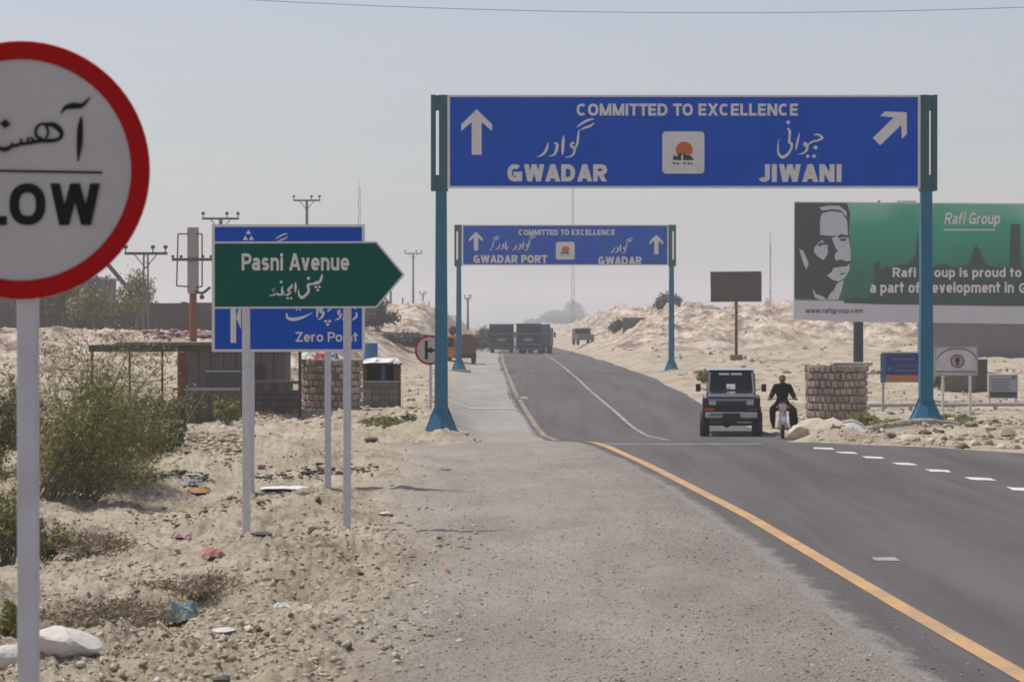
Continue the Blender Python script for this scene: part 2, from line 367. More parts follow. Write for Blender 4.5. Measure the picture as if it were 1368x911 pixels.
def grid_mesh(name, X, Y, Z, attrs=None):
    r, c = X.shape; me = bpy.data.meshes.new(name)
    co = np.stack([X, Y, Z], -1).reshape(-1, 3).astype(np.float32)
    idx = np.arange(r * c).reshape(r, c); q = np.stack([idx[:-1, :-1], idx[:-1, 1:], idx[1:, 1:], idx[1:, :-1]], -1).reshape(-1, 4)
    me.vertices.add(len(co)); me.vertices.foreach_set("co", co.ravel())
    me.loops.add(q.size); me.loops.foreach_set("vertex_index", q.ravel().astype(np.int32))
    me.polygons.add(len(q)); me.polygons.foreach_set("loop_start", np.arange(0, q.size, 4, dtype=np.int32)); me.polygons.foreach_set("loop_total", np.full(len(q), 4, dtype=np.int32))
    me.update(calc_edges=True); me.polygons.foreach_set("use_smooth", np.ones(len(q), bool))
    for k, a in (attrs or {}).items():
        at_ = me.attributes.new(k, 'FLOAT', 'POINT'); at_.data.foreach_set("value", a.ravel().astype(np.float32))
    o = bpy.data.objects.new(name, me); COL.objects.link(o); return o

rows = np.concatenate([np.linspace(-80, 7, 12), 1 / np.linspace(1 / 8, 1 / 17, 40)[:-1], 1 / np.linspace(1 / 17, 1 / 62, 400)[:-1],
                       np.linspace(62, 130, 190)[:-1], np.linspace(130, 300, 300)[:-1], np.geomspace(300, 3200, 90)])
ul = -np.linspace(0, 1, 40)[::-1] ** 2
u = np.concatenate([-.215 - .9 * np.linspace(1, 0, 26)[:-1] ** 2, np.linspace(-.215, -.035, 360)[:-1], np.linspace(-.035, .215, 260), .215 + .9 * np.linspace(0, 1, 26)[1:] ** 2])
extra = np.where(np.abs(u) > .215, (np.abs(u) - .215) * 300, 0) * np.sign(u)
RY = rows[:, None] + 0 * u[None]; RX = u[None] * np.maximum(RY, 16) + extra[None]
RZ, DIRT, WL, WR = terrain(RX, RY)
GR = np.clip((1 - DIRT) * sm(-.5, .6, xl(RY) + .3 - RX) * sm(75, 45, RY), 0, 1)                       # gravel shoulder
DUST = np.clip(sm(45, 70, RY) * sm(.3, -.1, RX - xl(RY)) * (1 - WL), 0, 1)                              # paved dusty lane
BL = np.clip(sm(160, 200, RY) * sm(6.5, 9, RX) + sm(80, 100, RY) * sm(-4, -8, RX), 0, 1)                # eroded banks: brown layers, with streaks of shade painted in
ground = grid_mesh("ground", RX, RY, RZ, {"gravel": GR, "lane": DUST, "bank": BL, "kerbside": np.exp(-np.clip(xl(RY) - .6 - RX, 0, 9) / 1.0)}); tag(ground, kind="structure")

def ground_mat():
    m = bpy.data.materials.new("ground_earth"); m.use_nodes = True; n = m.node_tree; L = n.links; b = n.nodes["Principled BSDF"]; b.inputs["Roughness"].default_value = .95
    b.inputs["Specular IOR Level"].default_value = .15
    g = n.nodes.new("ShaderNodeNewGeometry")
    def noise(sc, det=6, ro=.6, sx=1, sy=1):
        mp = n.nodes.new("ShaderNodeMapping"); mp.inputs["Scale"].default_value = (sx, sy, 1); L.new(g.outputs["Position"], mp.inputs[0])
        t = n.nodes.new("ShaderNodeTexNoise"); t.inputs["Scale"].default_value = sc; t.inputs["Detail"].default_value = det; t.inputs["Roughness"].default_value = ro; L.new(mp.outputs[0], t.inputs["Vector"]); return t.outputs[0]
    def ramp(src, stops):
        r = n.nodes.new("ShaderNodeValToRGB"); e = r.color_ramp.elements
        e[0].position, e[0].color = stops[0][0], (*stops[0][1], 1); e[1].position, e[1].color = stops[-1][0], (*stops[-1][1], 1)
        for p, c in stops[1:-1]: q = e.new(p); q.color = (*c, 1)
        L.new(src, r.inputs[0]); return r.outputs[0]
    def mix(f, a, c, mode='MIX'):
        x = n.nodes.new("ShaderNodeMix"); x.data_type = 'RGBA'; x.blend_type = mode
        (L.new(f, x.inputs[0]) if not isinstance(f, float) else setattr(x.inputs[0], 'default_value', f)); L.new(a, x.inputs[6]); L.new(c, x.inputs[7]); return x.outputs[2]
    big = ramp(noise(.33, 5, .6), [(.34, (.32,.26,.17)), (.5, (.46,.395,.295)), (.66, (.57,.515,.42))])
    fine = ramp(noise(9, 8, .75), [(.36, (.15,.115,.07)), (.46, (.42,.36,.26)), (.60, (.62,.56,.46))])
    fine2 = ramp(noise(30, 7, .85), [(.38, (.14,.105,.065)), (.48, (.44,.38,.28)), (.60, (.70,.64,.55))]); earth = mix(.6, big, mix(.5, fine, fine2))
    mid = ramp(noise(.9, 7, .75, 1, .5), [(.36, (.52,.47,.44)), (.5, (.93,.91,.89)), (.62, (1.12,1.12,1.12))]); earth = mix(.75, earth, mix(1.0, earth, mid, 'MULTIPLY'))
    stain = ramp(noise(1.7, 8, .72), [(.30, (.10,.085,.07)), (.40, (.8,.8,.8)), (1, (1,1,1))])
    earth = mix(.55, earth, mix(1.0, earth, stain, 'MULTIPLY'))
    grav = ramp(noise(38, 4, .8), [(.36, (.085,.075,.064)), (.48, (.31,.28,.245)), (.62, (.48,.44,.39))])
    gbig = ramp(noise(.8, 6, .65, 1, .35), [(.32, (.17,.153,.134)), (.5, (.30,.272,.238)), (.68, (.41,.373,.328))])
    grav = mix(.5, grav, gbig)
    lane = ramp(noise(.6, 8, .7, 1, .2), [(.3, (.27,.255,.235)), (.7, (.37,.345,.31))])
    mpb = n.nodes.new('ShaderNodeMapping'); mpb.inputs['Rotation'].default_value = (0, .6, 0); mpb.inputs['Scale'].default_value = (.45, .25, 1.5); L.new(g.outputs['Position'], mpb.inputs[0]); tb = n.nodes.new('ShaderNodeTexNoise'); tb.inputs['Scale'].default_value = .9; tb.inputs['Detail'].default_value = 8; tb.inputs['Roughness'].default_value = .78; L.new(mpb.outputs[0], tb.inputs['Vector'])
    bank = ramp(tb.outputs[0], [(.38, (.12,.08,.06)), (.45, (.25,.185,.14)), (.51, (.43,.35,.275)), (.60, (.62,.55,.47))]); at3 = n.nodes.new("ShaderNodeAttribute"); at3.attribute_name = "bank"
    fm = n.nodes.new('ShaderNodeMath'); fm.operation = 'MULTIPLY'; fm.inputs[1].default_value = .9; L.new(at3.outputs['Fac'], fm.inputs[0]); earth = mix(fm.outputs[0], earth, bank)
    at1 = n.nodes.new("ShaderNodeAttribute"); at1.attribute_name = "gravel"; at2 = n.nodes.new("ShaderNodeAttribute"); at2.attribute_name = "lane"
    at4 = n.nodes.new('ShaderNodeAttribute'); at4.attribute_name = 'kerbside'; f4 = n.nodes.new('ShaderNodeMath'); f4.operation = 'MULTIPLY'; L.new(at4.outputs['Fac'], f4.inputs[0]); L.new(noise(2.2, 7, .75, 1, .3), f4.inputs[1]); dk = ramp(noise(45, 4, .8), [(.35, (.07,.062,.056)), (.65, (.33,.30,.27))]); grav = mix(f4.outputs[0], grav, dk)
    c = mix(at1.outputs["Fac"], earth, grav); c = mix(at2.outputs["Fac"], c, lane)
    L.new(c, b.inputs["Base Color"])
    bp = n.nodes.new("ShaderNodeBump"); bp.inputs["Strength"].default_value = .8; bp.inputs["Distance"].default_value = .03
    L.new(noise(24, 8, .8), bp.inputs["Height"]); bp2 = n.nodes.new("ShaderNodeBump"); bp2.inputs["Strength"].default_value = .5; bp2.inputs["Distance"].default_value = .25
    L.new(noise(1.6, 6, .7), bp2.inputs["Height"]); L.new(bp2.outputs[0], bp.inputs["Normal"]); L.new(bp.outputs[0], b.inputs["Normal"])
    return m
ground.data.materials.append(ground_mat())

# road
def strip(name, ya, yb, fa, fb, m, lift, ny=300, nx=24, kind="structure"):
    Ys = np.linspace(ya, yb, ny)[:, None]; t = (np.linspace(0, 1, nx) if nx < 20 else np.concatenate([np.linspace(0, .12, 13)[:-1], np.linspace(.12, 1, nx - 8)]))[None]
    X = fa(Ys) * (1 - t) + fb(Ys) * t; Z = road_z(Ys) + 0 * X + lift
    o = grid_mesh(name, X, Ys + 0 * X, Z, {"edge": np.exp(-(X - fa(Ys)) / I(Ys, [(0, .55), (25, .45), (60, .22)])) * .85} if nx >= 20 else None); o.data.materials.append(m); tag(o, kind=kind); return o
def road_mat():
    m = bpy.data.materials.new("asphalt"); m.use_nodes = True; n = m.node_tree; L = n.links; b = n.nodes["Principled BSDF"]; b.inputs["Roughness"].default_value = .82
    b.inputs["Specular IOR Level"].default_value = .25
    g = n.nodes.new("ShaderNodeNewGeometry")
    def nz(sc, s, det=6, ro=.65):
        mp = n.nodes.new("ShaderNodeMapping"); mp.inputs["Scale"].default_value = s; L.new(g.outputs["Position"], mp.inputs[0])
        t = n.nodes.new("ShaderNodeTexNoise"); t.inputs["Scale"].default_value = sc; t.inputs["Detail"].default_value = det; t.inputs["Roughness"].default_value = ro; L.new(mp.outputs[0], t.inputs["Vector"]); return t.outputs[0]
    def rp(src, a, ca, c, cc):
        r = n.nodes.new("ShaderNodeValToRGB"); r.color_ramp.elements[0].position = a; r.color_ramp.elements[0].color = (*ca, 1); r.color_ramp.elements[1].position = c; r.color_ramp.elements[1].color = (*cc, 1); L.new(src, r.inputs[0]); return r.outputs[0]
    def mx(f, a, c, mode='MIX'):
        x = n.nodes.new("ShaderNodeMix"); x.data_type = 'RGBA'; x.blend_type = mode; x.inputs[0].default_value = f; L.new(a, x.inputs[6]); L.new(c, x.inputs[7]); return x.outputs[2]
    a = rp(nz(60, (1, 1, 1), 3, .8), .35, (.065,.060,.060), .65, (.132,.124,.122))
    c = rp(nz(.5, (1, .12, 1)), .34, (.070,.066,.066), .66, (.140,.130,.125))
    d = rp(nz(1.2, (1.6, .05, 1)), .36, (.72,.70,.68), .56, (1, 1, 1))
    body = mx(.8, mx(.5, a, c), d, 'MULTIPLY'); gv = rp(nz(40, (1, 1, 1), 4, .8), .35, (.10,.09,.08), .65, (.33,.305,.27))
    ae = n.nodes.new("ShaderNodeAttribute"); ae.attribute_name = "edge"; ms = n.nodes.new("ShaderNodeMath"); ms.operation = 'ADD'; L.new(ae.outputs["Fac"], ms.inputs[0]); L.new(nz(3.5, (1, .45, 1), 8, .8), ms.inputs[1])
    rr = n.nodes.new("ShaderNodeMapRange"); rr.inputs[1].default_value = .98; rr.inputs[2].default_value = 1.16; L.new(ms.outputs[0], rr.inputs[0]); x = n.nodes.new("ShaderNodeMix"); x.data_type = 'RGBA'; L.new(rr.outputs[0], x.inputs[0]); L.new(body, x.inputs[6]); L.new(gv, x.inputs[7]); L.new(x.outputs[2], b.inputs["Base Color"])
    bp = n.nodes.new("ShaderNodeBump"); bp.inputs["Strength"].default_value = .3; bp.inputs["Distance"].default_value = .01; L.new(nz(80, (1, 1, 1), 3), bp.inputs["Height"]); L.new(bp.outputs[0], b.inputs["Normal"])
    return m
M_road = road_mat()
wob = lambda Y, a, s: a * (2 * vn(Y * .9 + s, Y * 0 + s) - 1) + a * .6 * (2 * vn(Y * 3.7 + s, Y * 0 + 2 * s) - 1)
strip("road", -60, 1500, lambda Y: xl(Y) - I(Y, LM) + .14 * fbm(Y * .09, Y * 0 + 5, 3), lambda Y: xr(Y) + .25 * fbm(Y * .09, Y * 0 + 9, 3), M_road, 0, 3200, 26)
M_yel = mat("worn_yellow_line", (.52,.32,.15), .85, 0, (.33,.24,.16), 1.3, lo=.40, hi=.68, spec=.15)
M_yel2 = mat("faded_yellow_line", (.36,.27,.17), .85, 0, (.19,.165,.14), 1.2, lo=.38, hi=.56, spec=.15)
M_wl = mat("worn_white_line", (.34,.325,.31), .85, 0, (.17,.16,.155), 1.8, lo=.44, hi=.62, spec=.15)
M_wd = mat("white_dash_paint", (.66,.64,.62), .8, 0, (.40,.38,.36), 9, lo=.45, hi=.7)
strip("yellow_edge_line", 8, 56, lambda Y: xl(Y) - .085, lambda Y: xl(Y) + .085, M_yel, .006, 300, 3)
strip("yellow_edge_line", 66, 240, lambda Y: xl(Y) - .08, lambda Y: xl(Y) + .08, M_yel2, .006, 300, 3)
cl = lambda Y: xl(Y) + I(Y, [(60, 2.9), (75, 2.9), (100, 3.1), (180, 3.7), (300, 3.8)])
strip("white_centre_line", 66, 260, lambda Y: cl(Y) - .06, lambda Y: cl(Y) + .06, M_wl, .006, 300, 3)
def mark(x0, x1, y0, y1, m, name, n=8):
    t = np.linspace(0, 1, n); Yg, Xg = np.meshgrid(np.linspace(y0, y1, n), np.linspace(x0, x1, n), indexing='ij')
    o = grid_mesh(name, Xg, Yg, road_z(Yg) + .006); o.data.materials.append(m); return tag(o, kind="structure")
for (px, py) in [(1100,598),(1130,604),(1167,611),(1210,620),(1255,629),(1310,640),(1368,654),(1432,669),(1500,686)]:
    Y = CH * F / (py - HZ); X = (px - 684) * Y / F; k = F / Y
    n_ = 5; tt = np.linspace(-1, 1, n_); Xg = X + .17 * tt[None, :] + .02 * rng.randn(2, n_); Yg = Y + np.array([[-.34], [.34]]) - .16 * tt[None, :] + .03 * rng.randn(2, n_)
    o = grid_mesh("lane_dash", Xg, Yg, road_z(Yg) + .006); o.data.materials.append(M_wd); tag(o, kind="structure")
mark(1.9, 5.2, 52.6, 53.1, M_wl, "stop_line"); mark(3.75, 4.0, 26.2, 26.6, M_wl, "paint_fleck", 3)
mark(.14, .6, 96.5, 99, M_yel2, "yellow_tick", 3)
def lanemark(px0, px1, py, Y, dy, m, name):
    x0, x1 = (px0 - 684) * Y / F, (px1 - 684) * Y / F; n = 24
    Yg, Xg = np.meshgrid(np.linspace(Y - dy, Y + dy, 4), np.linspace(x0, x1, n), indexing='ij')
    o = grid_mesh(name, Xg, Yg, terrain(Xg, Yg)[0] + .015); o.data.materials.append(m); return tag(o, kind="structure")
lanemark(618, 690, 545, 88, .45, mat("dusty_white_line", (.46,.44,.41), .9, 0, (.33,.31,.28), 2, spec=.1), "white_cross_line")

# ---------------------------------------------------------------- loose stones (stuff)
def stones(name, P, size, m, label, cat, flat=.6, seed=1):
    r = np.random.RandomState(seed); n = len(P)
    base = np.array([(1,0,0),(-.5,.87,0),(-.5,-.87,0),(.4,.3,.9),(-.4,.2,.8),(0,-.5,.85),(0,0,-.8)]); fc = np.array([(0,1,3),(1,4,3),(1,2,4),(2,5,4),(2,0,5),(0,3,5),(3,4,5),(1,0,6),(2,1,6),(0,2,6)])
    V = base[None] * (1 + 1.0 * (r.rand(n, 7, 3) - .5)); V = V * (.6 + .8 * r.rand(n, 1, 3)); a = r.rand(n) * 6.283; ca, sa = np.cos(a)[:, None], np.sin(a)[:, None]
    x = V[..., 0] * ca - V[..., 1] * sa; y = V[..., 0] * sa + V[..., 1] * ca
    V = np.stack([x, y, V[..., 2] * flat], -1) * (size[:, None, None] * .5) + P[:, None, :]
    f = (fc[None] + 7 * np.arange(n)[:, None, None]).reshape(-1, 3)
    me = bpy.data.meshes.new(name); me.vertices.add(n * 7); me.vertices.foreach_set("co", V.astype(np.float32).ravel())
    me.loops.add(f.size); me.loops.foreach_set("vertex_index", f.ravel().astype(np.int32)); me.polygons.add(len(f))
    me.polygons.foreach_set("loop_start", np.arange(0, f.size, 3, dtype=np.int32)); me.polygons.foreach_set("loop_total", np.full(len(f), 3, dtype=np.int32)); me.update(calc_edges=True)
    sh = me.attributes.new("shade", 'FLOAT', 'POINT'); sh.data.foreach_set("value", np.repeat(r.rand(n), 7).astype(np.float32))
    me.materials.append(m); o = bpy.data.objects.new(name, me); COL.objects.link(o); return tag(o, label, cat, None, "stuff")
def stone_mat(name, stops):
    m = bpy.data.materials.new(name); m.use_nodes = True; n = m.node_tree; L = n.links; b = n.nodes["Principled BSDF"]; b.inputs["Roughness"].default_value = .92; b.inputs["Specular IOR Level"].default_value = .2
    a = n.nodes.new("ShaderNodeAttribute"); a.attribute_name = "shade"; r = n.nodes.new("ShaderNodeValToRGB"); e = r.color_ramp.elements
    e[0].position, e[0].color = 0, (*stops[0], 1); e[1].position, e[1].color = 1, (*stops[-1], 1)
    for i, c in enumerate(stops[1:-1]): q = e.new((i + 1) / (len(stops) - 1)); q.color = (*c, 1)
    L.new(a.outputs["Fac"], r.inputs[0]); L.new(r.outputs[0], b.inputs["Base Color"]); return m
M_grav = stone_mat("gravel_stones", [(.10,.09,.08),(.22,.20,.175),(.33,.305,.27),(.41,.38,.34),(.52,.48,.43)])
M_clodf = stone_mat("earth_lump_colours", [(.30,.25,.17),(.40,.34,.25),(.45,.39,.29),(.50,.44,.34)])
M_clod = stone_mat("earth_clods", [(.13,.10,.065),(.32,.265,.18),(.43,.37,.27),(.48,.42,.32),(.55,.50,.41)])
def scat(n, pu0, pu1, ya, yb, seed, cond):
    r = np.random.RandomState(seed); Y = 1 / (1 / yb + (1 / ya - 1 / yb) * r.rand(n)); X = (pu0 + (pu1 - pu0) * r.rand(n)) * Y
    z, d, wl_, wr_ = terrain(X, Y); k = cond(X, Y, d, wl_, wr_, r.rand(n)); return np.stack([X, Y, z], -1)[k], r
P, r = scat(60000, -.09, .21, 14.5, 58, 3, lambda X, Y, d, a, b, q: (X < xl(Y) - I(Y, [(0, 1.0), (20, .8), (40, .4), (60, .3)])) & (q > d * .95) & (q < .15 + .85 * vn(X * 1.3, Y * .4) + .4 * sm(1.5, 0, xl(Y) - X)))
stones("gravel", P, .012 + .022 * r.rand(len(P)) ** 3, M_grav, "loose grey gravel spread over the road shoulder", "gravel", seed=4)
P, r = scat(9000, .0, .21, 14.5, 50, 33, lambda X, Y, d, a, b, q: (X > xl(Y) - .9 + Y * .01) & (q > .2 + 1.1 * (X - xl(Y) + .9 - Y * .01)))
P[:, 2] = road_z(P[:, 1]) + .003
stones("gravel", P, .010 + .022 * r.rand(len(P)) ** 3, M_grav, "loose gravel strewn over the asphalt edge beside the yellow line", "gravel", seed=34)
P, r = scat(75000, -.21, .0, 14.5, 62, 5, lambda X, Y, d, a, b, q: q < d * (.05 + .75 * vn(X * 1.1 + 4, Y * .6) ** 1.5))
stones("earth_clods", P, .010 + .075 * r.rand(len(P)) ** 6, M_clod, "dry clods and stones lying on the left roadside earth", "clods", .7, seed=6)
P, r = scat(11000, -.21, -.012, 14.5, 60, 25, lambda X, Y, d, a, b, q: q < d * vn(X * .8 + 14, Y * .45) ** 3 * 1.6)
stones("earth_lumps", P, .02 + .085 * r.rand(len(P)) ** 3, M_clodf, "larger crumbled lumps of pale earth over the left roadside", "clods", .55, seed=26)
P, r = scat(7000, .11, .21, 50, 110, 8, lambda X, Y, d, a, b, q: (X > xr(Y) + .1) & (q < .5))
stones("earth_clods", P, .04 + .22 * r.rand(len(P)) ** 5, M_clod, "pale stones scattered over the earth right of the road", "clods", .7, seed=9)
P, r = scat(9000, -.21, -.03, 60, 135, 10, lambda X, Y, d, a, b, q: (X < -2.2) & (q < .6))
stones("earth_clods", P, .03 + .24 * r.rand(len(P)) ** 6, M_clod, "pale rubble scattered over the slope behind the shelter", "rubble", .7, seed=11)
P, r = scat(4000, .02, .21, 120, 240, 12, lambda X, Y, d, a, b, q: (X > xr(Y) + 1.5) & (q < .6))
stones("earth_clods", P, .05 + .45 * r.rand(len(P)) ** 9, M_clod, "weathered blocks strewn over the eroded slope right of the road", "rubble", .7, seed=13)
# ---------------------------------------------------------------- pens: lettering shapes
GWADAR_U = [[(640,192,10),(700,150,26),(780,108,28),(848,95,8)],[(682,228,10),(740,200,24),(800,180,26),(852,140,10)],[(668,222,12),(656,300,26),(650,370,28),(632,430,22),(600,455,12)],
            [(612,400,16),(590,382,26),(568,410,30),(590,440,30),(616,440,30),(604,510,26),(562,548,20),(500,558,6)],
            [(482,292,8),(476,350,32),(470,450,34),(466,528,16)],[(365,384,16),(400,400,34),(395,460,36),(368,522,24),(296,548,6)],[(288,384,12),(280,440,28),(250,500,30),(200,540,20),(155,550,6)]]
JIWANI_U = [[(468,135,30)],[(460,205,16),(486,240,32),(486,300,28),(482,370,34),(512,400,30),(502,460,26),(462,522,30),(402,556,38),(356,520,28),(345,450,20),(350,370,10),(372,330,5)],
            [(606,262,6),(590,330,22),(575,400,26),(560,474,10)],[(700,400,14),(672,385,30),(664,412,24),(700,425,34),(686,480,26),(642,512,18),(592,518,5)],
            [(778,290,8),(830,283,24),(884,325,28),(830,352,22),(762,370,22),(722,398,20),(690,415,16)],[(800,440,32)],[(705,546,27)],[(782,546,29)]]
SLOW_U = [[(372,150,5),(400,112,24),(450,100,38),(500,98,26),(552,46,5)],[(497,165,8),(490,230,32),(486,330,34),(476,436,8)],
          [(262,300,16),(225,285,18),(222,240,18),(250,212,14),(290,212,20),(340,222,34),(376,262,26),(366,296,22),(320,312,22),(250,312,24),(215,318,20),(190,290,12)],[(280,215,16),(296,262,14),(280,300,12)],
          [(215,318,20),(180,326,20),(172,290,12)],[(172,326,18),(140,330,20),(128,300,12)],[(130,330,18),(95,342,20),(72,325,10)],[(80,342,18),(40,364,28),(-10,352,20),(-18,300,10)],[(-14,350,16),(-60,352,20),(-100,362,22),(-140,330,16),(-120,290,14),(-90,320,14),(-130,360,14)],[(35,210,33)],[(-42,206,33)]]
PASNI_U = [[(892,246,8),(884,290,22),(862,326,18),(842,312,10)],[(862,326,16),(838,334,16),(826,312,8)],[(840,334,16),(800,338,16),(764,348,22),(770,400,22),(742,440,22),(706,462,24),(680,432,16),(678,388,6)],[(768,286,17)],[(835,366,14)],[(868,364,14)],[(853,394,14)],
           [(650,320,7),(650,370,20),(648,415,8)],[(622,338,8),(606,372,22),(585,385,18),(590,410,20),(604,412,18),(580,436,16),(548,440,5)],[(578,468,13)],[(608,468,13)],
           [(530,358,8),(526,400,20),(536,428,18),(490,434,16),(452,402,22),(446,382,16),(462,410,20),(456,436,16),(412,444,5)],[(518,320,15)]]
ZERO_U = [[(566,604,12),(580,650,26),(640,660,32),(720,640,22),(802,602,6)],[(660,572,12)],[(690,572,12)],[(848,500,10),(850,560,22),(845,642,14)],[(900,570,20),(884,560,22),(876,590,24),(905,600,26),(886,646,20),(850,664,8)],[(925,678,18)],[(962,678,18)],[(943,708,18)],
          [(940,590,16),(975,560,12),(985,545,10)],[(1060,580,18),(1042,590,24),(1046,616,22),(1066,612,24),(1050,650,18),(1008,668,6)],[(1110,590,12),(1110,630,22),(1074,664,8)],[(1204,594,10),(1204,636,24),(1160,672,8)],[(1196,560,14)]]
def arrow_pts(cx, top, bot, w, shaft, headh):
    return [(cx, top), (cx + w, top + headh), (cx + w, top + headh * 1.45), (cx + shaft, top + headh * .85), (cx + shaft, bot), (cx - shaft, bot), (cx - shaft, top + headh * .85), (cx - w, top + headh * 1.45), (cx - w, top + headh)]
def arrow(pl, mb, cx, top, bot, w, shaft, headh, ang=0, d=-.006):
    P = arrow_pts(cx, top, bot, w, shaft, headh); cy = (top + bot) / 2; c, s = math.cos(ang), math.sin(ang)
    P = [(cx + (x - cx) * c - (y - cy) * s, cy + (x - cx) * s + (y - cy) * c) for x, y in P]
    A, B = P[:3] + P[3:4], None
    # three convex pieces: left wing, right wing, shaft
    pl.poly(mb, [P[0], P[1], P[2], P[3]], d); pl.poly(mb, [P[0], P[6], P[7], P[8]], d); pl.poly(mb, [P[0], P[3], P[4], P[5], P[6]], d - .0005)
def frame_rect(mb, x0, x1, z0, z1, t, y0, y1):
    mb.box(x0, x1, y0, y1, z0, z0 + t); mb.box(x0, x1, y0, y1, z1 - t, z1); mb.box(x0, x0 + t, y0, y1, z0 + t, z1 - t); mb.box(x1 - t, x1, y0, y1, z0 + t, z1 - t)

M_letter = mat("sign_letter_sheet", (.80,.77,.73), .6, 0, (.72,.69,.65), 4, spec=.2)
M_blue_b = mat("blue_sign_sheet_b", (.001,.082,.50), .6, 0, (.002,.092,.54), 1.2, spec=.06)
M_lettd = mat("letter_soft_sheet", (.60,.60,.60), .5)

# ---------------------------------------------------------------- SLOW sign
Y = 8.5; k = F / Y
t = thing("round_slow_sign", "large round red-ringed SLOW sign on a pale post, nearest the camera at the left edge", "road sign", (at(33, 433, Y).x, Y, .2))
pl = Plane(33, HZ + (CH - .2) * k, k)
cx, cz = pl.p(28, 227.5); R = 170 / k
mb = MB(); n = 72
mb.tube((cx, .004, cz), (cx, .001, cz), R, R, n); mb.build("disc_plate", M_white, t)
mb = MB(); ri, ro = R * .868, R
for i in range(n):
    a, b = 2 * math.pi * i / n, 2 * math.pi * (i + 1) / n
    mb.add([(cx + ri * math.cos(a), -.003, cz + ri * math.sin(a)), (cx + ro * math.cos(a), -.003, cz + ro * math.sin(a)), (cx + ro * math.cos(b), -.003, cz + ro * math.sin(b)), (cx + ri * math.cos(b), -.003, cz + ri * math.sin(b))], [(0, 1, 2, 3)])
mb.build("red_ring", M_red, t)
mb = MB(); mb.torus((cx, .004, cz), R, .006, 'y', 72, 6); mb.build("rim", M_red, t)
mb = MB(); pl.text(mb, "OW", 13, 134, 245.5, 301, .035, -.004); pl.text(mb, "SL", -78, 9.5, 245.5, 301, .035, -.004); mb.build("lettering", M_black, t)
mb = MB(); pl.poly(mb, [(-70, 226), (137, 229.5), (137, 232.5), (-70, 229)], -.004); mb.build("dividing_line", M_black, t)
pl.urdu(t, M_black, SLOW_U, 0, 120, 1 / 4.553, 1.0, -.004)
mb = MB(); mb.box(-.033, .033, .03, .09, -.3, cz + R * .7); mb.build("post", M_postw, t, bevel=.006)
for q_ in (-.24, .20): mb = MB(); mb.box(cx - .28, cx + .28, .006, .03, cz + q_, cz + q_ + .04); mb.build("bracket", M_sheet, t)

# ---------------------------------------------------------------- green arrow sign
Y = 30.6; k = F / Y
z0 = tz(at(329, 433, Y).x, Y)
t = thing("arrow_street_sign", "green arrow-shaped sign reading Pasni Avenue on two grey posts", "street sign", (at(397, 433, Y).x, Y, 0))
pl = Plane(397, HZ + CH * k, k)
P_ = lambda x, y: pl.p(x, y)
mb = MB(); mb.prism([P_(284.5, 323), P_(503, 322.5), P_(541, 367), P_(503, 411.5), P_(284.5, 412.5)], 0, .02); mb.build("panel", M_letter, t)
mb = MB(); pl.poly(mb, [(287, 325.5), (502, 325), (537.5, 367), (502, 409), (287, 410)], -.004); mb.build("green_face", M_green, t)
pl.words(t, M_letter, ("Pasni Avenue", 323, 466.5, 338.5, 361.5, .024), d=-.008); pl.urdu(t, M_letter, PASNI_U, 300, 330, 1 / 6.84, 1.1, -.008)
for pxb, pyb, pxt, y1 in ((329, 712, 328, -.02), (466.5, 690, 464, .45)):
    zb = -.45; xt, _ = pl.p(pxt, 400); Yb = Y + .06 + y1; xb = (pxb - 684) * Yb / F - at(397, 433, Y).x
    mb = MB(); hw = .046
    mb.hexa([(xb - hw, .021 + y1 * 0, zb), (xb + hw, .021, zb), (xb + hw, .09, zb), (xb - hw, .09, zb)], [(xt - hw, .021, pl.p(0, 327)[1]), (xt + hw, .021, pl.p(0, 327)[1]), (xt + hw, .09, pl.p(0, 327)[1]), (xt - hw, .09, pl.p(0, 327)[1])])
    mb.build("post", M_postw, t, bevel=.008)
for yy in (338, 398): z = pl.p(0, yy)[1]; mb = MB(); mb.box(pl.p(292, 0)[0], pl.p(495, 0)[0], .0205, .034, z - .02, z + .02); mb.build("rail", M_sheet, t)

# ---------------------------------------------------------------- blue board behind it
Y = 38.2; k = F / Y
t = thing("direction_board", "blue board reading Zero Point, half hidden behind the green arrow sign", "road sign", (at(386, 433, Y).x, Y, 0))
pl = Plane(386, HZ + CH * k, k)
mb = MB(); mb.prism([pl.p(283, 300), pl.p(487.5, 300), pl.p(487.5, 470), pl.p(283, 470)], 0, .03); mb.build("panel", M_letter, t)
mb = MB(); pl.rect(mb, 287, 483.5, 303.5, 466.5, -.004); mb.build("blue_face", M_blue, t)
mb = MB(); d = -.008
pl.rect(mb, 308, 315.5, 345, 458, d); pl.poly(mb, [(316, 425), (319, 412), (322, 412), (322, 440)], d - .001); pl.poly(mb, [(311.7, 325), (326, 352), (311.7, 345), (297, 352)], d - .001); mb.build("arrow", M_letter, t)
mb = MB()
pl.poly(mb, [(332, 307), (335.5, 313), (328.5, 313)], d); pl.poly(mb, [(328, 314.5), (331.5, 321), (324.5, 321)], d); pl.poly(mb, [(336, 314.5), (339.5, 321), (332.5, 321)], d); mb.build("triple_mark", M_letter, t)
pl.urdu(t, M_letter, GWADAR_U, 318, 305, .078, .9, d); pl.urdu(t, M_letter, ZERO_U, 300, 330, 1 / 6.84, .95, d); pl.words(t, M_letter, ("Zero Point", 395, 478, 443.5, 456.5, .014), d=d)
for px in (335, 437.5):
    x = pl.p(px, 0)[0]; mb = MB(); mb.box(x - .046, x + .046, .03, .11, -.5, pl.p(0, 305)[1]); mb.build("post", M_postw, t, bevel=.008)
for yy in (325, 445): z = pl.p(0, yy)[1]; mb = MB(); mb.box(pl.p(290, 0)[0], pl.p(480, 0)[0], .031, .05, z - .025, z + .025); mb.build("rail", M_sheet, t)

